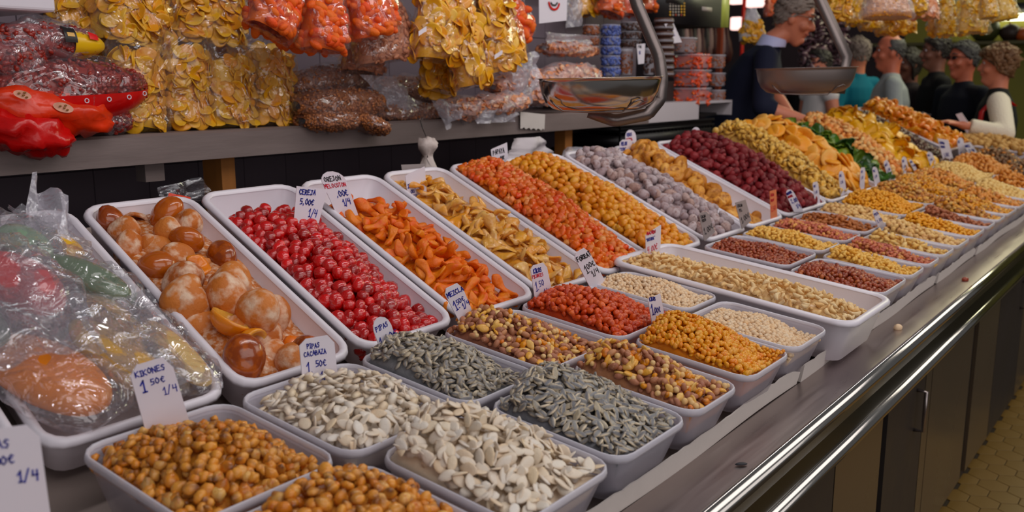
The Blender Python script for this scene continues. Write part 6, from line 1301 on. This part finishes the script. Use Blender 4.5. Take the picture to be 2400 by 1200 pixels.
def person(px, py, depth, face, label, skin, top, hair, hairstyle='short', top2=None, bottom=(30, 30, 36), lean=0, headpitch=0, headturn=0, hands=None, sleeve='short', vox=.010, build=1.0, foot=0.0, headsc=1.0, glasses=None, extra=None, female=False):
    """head centre where the photo shows it (pixel px,py at depth metres); face = world direction of the chest;
    hands: two world points or None (arms hanging)"""
    hc = CAM + ray(px, py) / FPX * depth; f = nrm(np.array([face[0], face[1], 0])); l = np.array([-f[1], f[0], 0]); z = np.array([0, 0, 1.])
    cl, sl = math.cos(lean), math.sin(lean); upv = z * cl + f * sl; fw2 = f * cl - z * sl     # upper body axes
    S = headsc
    nb = hc - upv * .165 * S - fw2 * .02 - f * (.03 if lean > .15 else 0)           # base of neck
    hip = nb - upv * .55; hip[2] = max(hip[2], foot + .82) if False else hip[2]
    root = empty('person', (hip[0], hip[1], foot)); tag(root, label, 'person', None)
    L = Matrix.Translation(-root.location)
    def put(mb, name, mat, vs=None, par=root, sm=3):
        me = mesh_of(name, mb.V, mb.F, mat, True); me.transform(L); o = link(name, me, par)
        if vs: remesh(o, vs, sm)
        return o
    hp, ht = headpitch, headturn
    hf = nrm(f * math.cos(ht) + l * math.sin(ht)); hl = np.array([-hf[1], hf[0], 0]); hu = z * math.cos(hp) + hf * math.sin(hp); hf2 = hf * math.cos(hp) - z * math.sin(hp)
    chin = hc - hu * .115 * S
    def H(t, x=0, y=0): return chin + hu * (.235 * t * S) + hf2 * x * S + hl * y * S
    b = MB()
    prof = [(.0, .030, .030, .050), (.10, .044, .052, .034), (.25, .060, .080, .010), (.42, .070, .092, .0), (.58, .074, .096, -.004), (.74, .073, .094, -.006), (.88, .058, .076, -.008), (.945, .034, .046, -.010)]
    etube(b, [H(t, c) for t, _, _, c in prof], [(w_ * S, d * S) for _, w_, d, _ in prof], hl)
    b.tube([H(.57, .080), H(.50, .095), H(.42, .108), H(.37, .112), H(.34, .098)], [.008 * S, .010 * S, .013 * S, .017 * S, .012 * S], 8)     # nose
    for s_ in (1, -1):
        b.tube([H(.36, .097, .010 * s_), H(.36, .100, .013 * s_)], .010 * S, 6)
        blob(b, H(.44, -.005, .074 * s_), (.012 * S, .020 * S, .032 * S), [hl, hf2, hu])      # ear
        b.tube([H(.62, .088, .008 * s_), H(.645, .088, .030 * s_), H(.61, .070, .056 * s_)], .009 * S, 6)  # brow
        blob(b, H(.36, .060, .036 * s_), (.030 * S, .030 * S, .028 * S))      # cheek
    b.tube([H(.235, .078, .024), H(.245, .093, 0), H(.235, .078, -.024)], .009 * S, 6); b.tube([H(.195, .076, .020), H(.19, .089, 0), H(.195, .076, -.020)], .009 * S, 6)
    blob(b, H(.05, .072), (.022 * S, .022 * S, .02 * S))
    etube(b, [nb - upv * .04, nb + upv * .03, H(.12, -.02), H(.32, -.035)], [(.068, .06), (.056, .056), (.055, .058), (.055, .06)], l)
    sh = .185 * build; shl = {s_: nb - upv * .075 + l * sh * s_ for s_ in (1, -1)}
    tor = lambda g: ([nb - upv * .58, nb - upv * .48, nb - upv * .34, nb - upv * .20, nb - upv * .10, nb - upv * .035], [(.150 * build + g, .115 * build + g), (.145 * build + g, .112 * build + g), (.140 * build + g, .108 * build + g), (.155 * build + g, .112 * build + g), (.150 * build + g, .092 * build + g), (.080 + g, .062 + g)])
    etube(b, *tor(0), l)
    hips = nb - upv * .58; knee = {}; ank = {}
    for s_ in (1, -1):
        hj = hips + l * .085 * s_; ank[s_] = np.array([hj[0] - f[0] * .02, hj[1] - f[1] * .02, foot + .08]) + l * .02 * s_ - f * (lean * .15); knee[s_] = (hj + ank[s_]) / 2 + f * .03
        etube(b, [hj, knee[s_], ank[s_]], [(.085, .09), (.055, .06), (.038, .042)], l)
        etube(b, [ank[s_] - z * .045 - f * .03, ank[s_] - z * .05 + f * .15], [(.038, .03), (.042, .022)], l)
    arms = {}
    for s_ in (1, -1):
        A = shl[s_]; tgt = None if hands is None else hands[0 if s_ == 1 else 1]
        if tgt is None: tgt = A - z * .52 + f * .10 + l * .05 * s_
        tgt = np.array(tgt, float); d = tgt - A; D = np.linalg.norm(d); u_, lo = .30, .265
        if D > u_ + lo - .005: tgt = A + d / D * (u_ + lo - .005); d = tgt - A; D = np.linalg.norm(d)
        ca = (u_ * u_ + D * D - lo * lo) / (2 * u_ * D); dn = d / D; hint = nrm(-z * .6 - f * .5 + l * .5 * s_); hint = nrm(hint - dn * np.dot(hint, dn)); elb = A + dn * u_ * ca + hint * u_ * math.sqrt(max(0, 1 - ca * ca)); arms[s_] = (A, elb, tgt)
        b.tube([A + upv * .0, A + (elb - A) * .5, elb], [.052, .046, .040], 12); b.tube([elb, elb + (tgt - elb) * .35, tgt], [.040, .040, .026], 12)
        blob(b, A, (.055, .055, .055)); blob(b, elb, (.041, .041, .041))
        hd = nrm(tgt - elb); hs = nrm(np.cross(hd, z) + .01) * 1.0; hn = np.cross(hs, hd); pc = tgt + hd * .045
        etube(b, [tgt, pc, tgt + hd * .085], [(.026, .018), (.040, .017), (.038, .014)], hs, 12)
        for fi, (o_, ln) in enumerate([(-.030, .058), (-.010, .070), (.010, .066), (.029, .050)]):
            p0 = tgt + hd * .080 + hs * o_; p1 = p0 + hd * ln * .45 - hn * .004; p2 = p1 + hd * ln * .32 - hn * .014; p3 = p2 + hd * ln * .2 - hn * .016; b.tube([p0 - hd * .02, p0, p1, p2, p3], [.009, .0088, .0085, .008, .006], 7)
        p0 = tgt + hd * .03 + hs * -.030; b.tube([p0, p0 + hd * .03 - hs * .022 - hn * .004, p0 + hd * .06 - hs * .026 - hn * .012], [.012, .010, .008], 7)
    put(b, 'body', skin, vox)
    # clothes
    c = MB(); etube(c, *tor(.014), l)
    for s_ in (1, -1):
        A, E_, T_ = arms[s_]; blob(c, A, (.066, .066, .066)); c.tube([A, nb - upv * .06], [.062, .055], 10)
        if sleeve == 'short': c.tube([A, A + (E_ - A) * .45, A + (E_ - A) * .78], [.064, .062, .066], 12)
        elif sleeve in ('long', 'elbow'):
            c.tube([A, A + (E_ - A) * .5, E_], [.064, .058, .054], 12); blob(c, E_, (.054, .054, .054))
            c.tube([E_, E_ + (T_ - E_) * (.95 if sleeve == 'long' else .25)], [.053, .040 if sleeve == 'long' else .056], 12)
    put(c, 'top', top, .011, sm=5)
    c = MB(); etube(c, [hips + upv * .06, hips, hips - z * .06], [(.168 * build, .132 * build), (.172 * build, .135 * build), (.17 * build, .13 * build)], l)
    for s_ in (1, -1):
        hj = hips + l * .085 * s_; etube(c, [hj, knee[s_], ank[s_] + z * .01], [(.100, .104), (.072, .076), (.062, .066)], l)
    put(c, 'trousers', cloth_mat('trousers', bottom), .014)
    for s_ in (1, -1): c = MB(); etube(c, [ank[s_] - z * .045 - f * .05, ank[s_] - z * .04 + f * .02, ank[s_] - z * .05 + f * .18], [(.046, .036), (.05, .04), (.046, .028)], l); put(c, 'shoe', M['black'], .010)
    # eyes, brows
    for s_ in (1, -1):
        e = MB(); blob(e, H(.55, .077, .031 * s_), (.0105 * S, .0105 * S, .0095 * S)); eye = put(e, 'eye', M['card'])
        e = MB(); blob(e, H(.548, .0862, .031 * s_), (.0045 * S, .0045 * S, .0045 * S)); put(e, 'iris', M['black_ink'], par=eye)
        if hair is not None: e = MB(); e.tube([H(.65, .099, .014 * s_), H(.675, .096, .034 * s_), H(.65, .080, .055 * s_)], [.003, .0045, .003], 6); put(e, 'eyebrow', hair)
    e = MB(); e.tube([H(.215, .083, .024), H(.216, .100, .008), H(.216, .100, -.008), H(.215, .083, -.024)], .0035 * S, 6); put(e, 'lips', plain('lips', (150, 70, 64), .5))
    if hair is not None:
        st = dict(short=(.84, .46, .20, 1.12, .006), crop=(.92, .62, .30, 1.03, .001), curly=(.80, .34, .12, 1.26, .012), long=(.82, .25, -.25, 1.16, .004), bald=(1.2, .60, .30, 1.03, .001))[hairstyle]
        r = np.random.default_rng(int(px)); n, m_ = 40, 14; V = []; ts = [p[0] for p in prof] + [1.09]
        ww = [p[1] for p in prof] + [.004]; dd = [p[2] for p in prof] + [.004]; cc = [p[3] for p in prof] + [-.01]
        tmax = 1.08 if hairstyle != 'bald' else .86
        for lay in (1, 0):
            for i in range(m_):
                for k in range(n):
                    u = 2 * math.pi * k / n; fr_ = (math.cos(u) + 1) / 2; side_ = abs(math.sin(u))
                    lo = st[2] + (st[1] - st[2]) * min(1, fr_ / .5) if fr_ < .5 else st[1] + (st[0] - st[1]) * ((fr_ - .5) / .5) ** .8
                    if hairstyle == 'bald' and fr_ > .62: lo = .80
                    t = lo + (tmax - lo) * i / (m_ - 1); t = max(t, lo) if lo < tmax else tmax
                    tc_ = max(0, t); w_ = np.interp(tc_, ts, ww); d = np.interp(tc_, ts, dd); cx = np.interp(tc_, ts, cc)
                    w_ = max(w_, .066) if t < .4 else w_; d = max(d, .086) if t < .4 else d
                    g = (st[3] if lay else 1.0) * (.86 if hairstyle == 'bald' and fr_ > .62 else 1); nz = r.normal(0, st[4]) + st[4] * 1.4 * math.sin(k * 1.9 + i * 2.3) if lay else 0
                    V.append(H(t + (.05 * (st[3] - 1) * 4 * (t > .7) * lay), cx + math.cos(u) * (d * g + nz + .002), math.sin(u) * (w_ * g + nz + .002)))
        F = []; q = n * m_
        for i in range(m_ - 1):
            for k in range(n): a_ = i * n + k; b2 = i * n + (k + 1) % n; F += [(a_, b2, b2 + n, a_ + n), (q + a_, q + a_ + n, q + b2 + n, q + b2)]
        for k in range(n): k2 = (k + 1) % n; F += [(k, q + k, q + k2, k2), ((m_ - 1) * n + k, (m_ - 1) * n + k2, q + (m_ - 1) * n + k2, q + (m_ - 1) * n + k)]
        if hairstyle == 'curly':
            mbh = MB(); mbh.add(V, F)
            for _ in range(150):
                u = r.uniform(0, 2 * math.pi); t = r.uniform(.25 if math.cos(u) < .2 else .72, 1.0)
                w_ = np.interp(t, ts, ww) * 1.24; d = np.interp(t, ts, dd) * 1.2; blob(mbh, H(t + .04, np.interp(t, ts, cc) + math.cos(u) * d, math.sin(u) * w_), (.017, .017, .017))
            V, F = mbh.V, mbh.F
        if hairstyle in ('short', 'long', 'bald'):
            mbh = MB(); mbh.add(V, F)
            for _ in range(240 if hairstyle != 'bald' else 90):
                u = r.uniform(0, 2 * math.pi); cu = math.cos(u); lo = (.28 if cu < -.3 else (.52 if cu < .45 else .86))
                if hairstyle == 'bald' and cu > .2: continue
                t = r.uniform(lo, 1.0 if hairstyle != 'bald' else max(lo + .05, .62))
                w_ = np.interp(t, ts, ww); d = np.interp(t, ts, dd); w_ = max(w_, .066) if t < .4 else w_; d = max(d, .086) if t < .4 else d
                g = 1.10 if hairstyle != 'bald' else 1.03; nn = nrm(hf2 * cu * .8 + hl * math.sin(u) + hu * (.4 + t)); dn = nrm(-hu * (1.4 - t) - hf2 * .7 - nn * .3 + r.normal(0, .25, 3)); dn = nrm(dn - nn * np.dot(dn, nn) * .8); cr_ = np.cross(nn, dn)
                V_, F_ = ICO[1]; mbh.add((V_ * np.array([.024, .0055, .007]) * S) @ np.stack([dn, cr_, nn], 0) + H(t + .03, np.interp(t, ts, cc) + cu * d * g, math.sin(u) * w_ * g), F_)
            V, F = mbh.V, mbh.F
        me = mesh_of('hair', V, F, hair, True); me.transform(L); link('hair', me, root)
    if glasses:
        g = MB()
        for s_ in (1, -1):
            pts = [H(.545 + .062 * math.sin(q) * .8, .102 - .010 * abs(math.cos(q)), .033 * s_ + .026 * math.cos(q)) for q in np.linspace(0, 2 * math.pi, 15)]; g.tube(pts, .0018 if glasses == 'clear' else .0025, 6)
            g.tube([H(.575, .094, .058 * s_), H(.56, .03, .078 * s_), H(.53, -.02, .078 * s_)], .0022, 6)
        g.tube([H(.56, .104, .008), H(.56, .104, -.008)], .002, 6); go = put(g, 'glasses', M['black'] if glasses == 'dark' else M['strap'])
        for s_ in (1, -1):
            g = MB(); pts = [H(.545 + .060 * math.sin(q) * .8, .1015 - .010 * abs(math.cos(q)), .033 * s_ + .025 * math.cos(q)) for q in np.linspace(0, 2 * math.pi, 15)[:-1]]; n_ = len(pts); pts2 = [p + hf2 * .0012 for p in pts]
            g.add(pts + pts2, [tuple(range(n_))[::-1], tuple(range(n_, 2 * n_))]); put(g, 'lens', plain('dark_lens', (20, 20, 22), .1) if glasses == 'dark' else M['lid'], par=go)
    return dict(root=root, H=H, nb=nb, up=upv, f=f, l=l, put=put, arms=arms, tor=tor, hips=hips)
LFT = nrm(np.array([-.25, .968, 0])); TOC = -np.array([FWD[0], FWD[1], 0])
hg = plain('grey_hair', (116, 104, 98), .6, bump=.8, bscale=60); hd_ = plain('dark_hair', (34, 28, 26), .5, bump=.8, bscale=60); hb_ = plain('brown_curls', (96, 68, 46), .6, bump=1, bscale=70); hlg = plain('dark_grey_hair', (62, 60, 60), .6, bump=.8, bscale=60)
# the stall keeper, bending over the far trays
H1 = at(1905, 290, Y=1.62); H2 = at(1868, 300, Y=1.70)
P1 = person(1862, 42, 4.9, np.array([.42, -.91, 0]), 'grey-haired stall keeper in a navy sweater bending over the fruit trays', M['skin'], cloth_mat('navy_sweater', (22, 24, 40)), hg, 'short', bottom=(24, 24, 30), lean=.42, headpitch=.30, headturn=-.12, hands=[H2, H1], sleeve='elbow', vox=.0065, build=1.16, foot=.18, glasses='clear')
H_ = P1['H']; mbc = MB(); nb, up_, f_, l_ = P1['nb'], P1['up'], P1['f'], P1['l']
n = 26; V = []
for lay in (0, .004):
    for k in range(n):
        u = 2 * math.pi * k / n; opn = .055 if abs(u - 0) < 0 else 0
        for (rr, hh) in ((.078 + lay, -.012), (.070 + lay, .045 - .02 * math.cos(u))): V.append(nb + f_ * math.cos(u) * rr * 1.0 + l_ * math.sin(u) * rr * 1.05 + up_ * hh - f_ * .0)
F = [(2 * k, 2 * ((k + 1) % n), 2 * ((k + 1) % n) + 1, 2 * k + 1) for k in range(n)]; F += [tuple(q + 2 * n for q in f)[::-1] for f in F] + [(2 * k + 1, 2 * ((k + 1) % n) + 1, 2 * n + 2 * ((k + 1) % n) + 1, 2 * n + 2 * k + 1) for k in range(n)]
mbc.add(V, F); P1['put'](mbc, 'shirt_collar', plain('pale_blue_collar', (168, 168, 200), .6))
mb = MB(); q = P1['root'].location; mb.box((q[0] - .8, q[1] - .35 if q[1] - .35 > 1.85 else 1.85, 0), (q[0] + .9, q[1] + .6, .178)); tag(mb.build('duckboard', M['wood']), 'low wooden platform the stall keeper stands on behind the counter', 'platform')
# customers at the far end of the counter
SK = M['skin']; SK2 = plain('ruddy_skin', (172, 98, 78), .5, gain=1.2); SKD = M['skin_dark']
person(2086, 122, 6.7, LFT * .95 + TOC * .1, 'bald man in a light grey t-shirt facing left at the counter end', SK2, cloth_mat('grey_tshirt', (132, 136, 138)), hlg, 'bald', build=1.15, headturn=.05)
pb = bpy.data.objects
person(2008, 126, 7.3, LFT * .6 - TOC * .8, 'grey-haired person in a turquoise top with a backpack, seen from behind', SK, cloth_mat('teal_top', (20, 92, 112)), hg, 'short', build=1.0)
person(1918, 152, 6.9, LFT * .8 + TOC * .5, 'young person in a white tank top with sunglasses pushed up on the head', SK, cloth_mat('white_tank', (196, 190, 190)), hd_, 'short', build=.85, headsc=.92, sleeve='none', headturn=.2)
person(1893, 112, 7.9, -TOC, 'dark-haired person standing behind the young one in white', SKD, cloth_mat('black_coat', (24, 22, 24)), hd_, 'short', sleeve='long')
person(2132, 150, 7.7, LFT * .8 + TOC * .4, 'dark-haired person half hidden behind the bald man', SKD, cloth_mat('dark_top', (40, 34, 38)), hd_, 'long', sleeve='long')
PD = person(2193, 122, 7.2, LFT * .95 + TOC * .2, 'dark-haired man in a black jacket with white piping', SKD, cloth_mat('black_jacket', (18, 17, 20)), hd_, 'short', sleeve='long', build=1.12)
PN = person(2258, 140, 6.6, LFT * .85 + TOC * .5, 'man with dark glasses in a navy top looking left', SK2, cloth_mat('navy_top', (16, 18, 28)), hlg, 'short', sleeve='long', build=1.15, glasses='dark', headturn=-.1)
hand = at(2262, 272, X=6.35)
PW = person(2338, 152, 6.1, np.array([-.20, .98, 0]), 'curly-haired woman in a black vest over a white lace sleeve with a red strap', SK, cloth_mat('black_vest', (24, 25, 26)), hb_, 'curly', sleeve='none', build=1.08, hands=[at(2252, 292, X=6.42), None], headturn=.0)
# her lace sleeves and the red bag strap
lace = plain('white_lace', (206, 196, 182), .8, bump=1.0, bscale=90)
for s_ in (1, -1):
    A, E_, T_ = PW['arms'][s_]; c = MB(); blob(c, A, (.070, .070, .070)); c.tube([A, A + (E_ - A) * .5, E_], [.072, .070, .064], 14); blob(c, E_, (.063, .063, .063)); c.tube([E_, E_ + (T_ - E_) * .8], [.060, .052], 14); P = PW['put'](c, 'lace_sleeve', lace, .011)
A = PW['nb'] - PW['up'] * .03 + PW['l'] * .10; c = MB(); l_, f_, up_ = PW['l'], PW['f'], PW['up']
c.ribbon([PW['nb'] + l_ * .125 - f_ * .10 - up_ * .10, PW['nb'] + l_ * .135 - up_ * .025, PW['nb'] + l_ * .165 + f_ * .09 - up_ * .14, PW['nb'] + l_ * .18 + f_ * .10 - up_ * .34, PW['nb'] + l_ * .19 + f_ * .06 - up_ * .55], nrm(f_ - l_ * .2), .030, .006); PW['put'](c, 'bag_strap', plain('red_strap', (196, 24, 30), .3, coat=.5))
c = MB(); 
for s2 in (0, 1):
    P = PD; c.tube([P['nb'] - P['up'] * (.10 + .0 * s2) + P['l'] * .20 + P['f'] * (.02 - .10 * s2) , P['nb'] - P['up'] * .17 + P['l'] * .205 + P['f'] * (.02 - .12 * s2)], .006, 6)
c.tube([PD['nb'] - PD['up'] * .30 + PD['l'] * .165 + PD['f'] * (.12 - .05 * k) - PD['up'] * .02 * math.sin(k) for k in range(5)], .006, 6); PD['put'](c, 'white_piping', M['card'])
# paper slip held out over the trays, ring and bracelet by the far walnuts
mb = MB(); p = [at(2240, 268, X=6.42), at(2254, 264, X=6.42), at(2286, 312, X=6.42), at(2268, 316, X=6.42)]; mb.add(p + [q + np.array([.003, 0, 0]) for q in p], [(0, 1, 2, 3), (7, 6, 5, 4), (0, 4, 5, 1), (1, 5, 6, 2), (2, 6, 7, 3), (3, 7, 4, 0)]); tag(mb.build('paper_slip', M['card']), 'white paper slip standing among the far orange fruit before the woman', 'paper')

# crumbs on the steel ledge
for i, (px, py, k, lb) in enumerate([(1737, 1087, 'sunflower', 'lone dark seed lying on the bare steel ledge'), (2262, 655, 'redpea', 'small dark crumb on the ledge far beyond the cashew tray'), (2105, 768, 'chick', 'pale crumb on the ledge beside the white card strip')]):
    p = at(px, py, Z=.9035); V_, F_, t_ = K[k].var[0]; o = link('stray_seed', mesh_of('stray_seed', V_, F_, M['black_ink'] if i == 0 else K[k].mat), None, tuple(p)); o.scale = (.011,) * 3; o.rotation_euler = (0, 0, 2.4); tag(o, lb, 'seed')
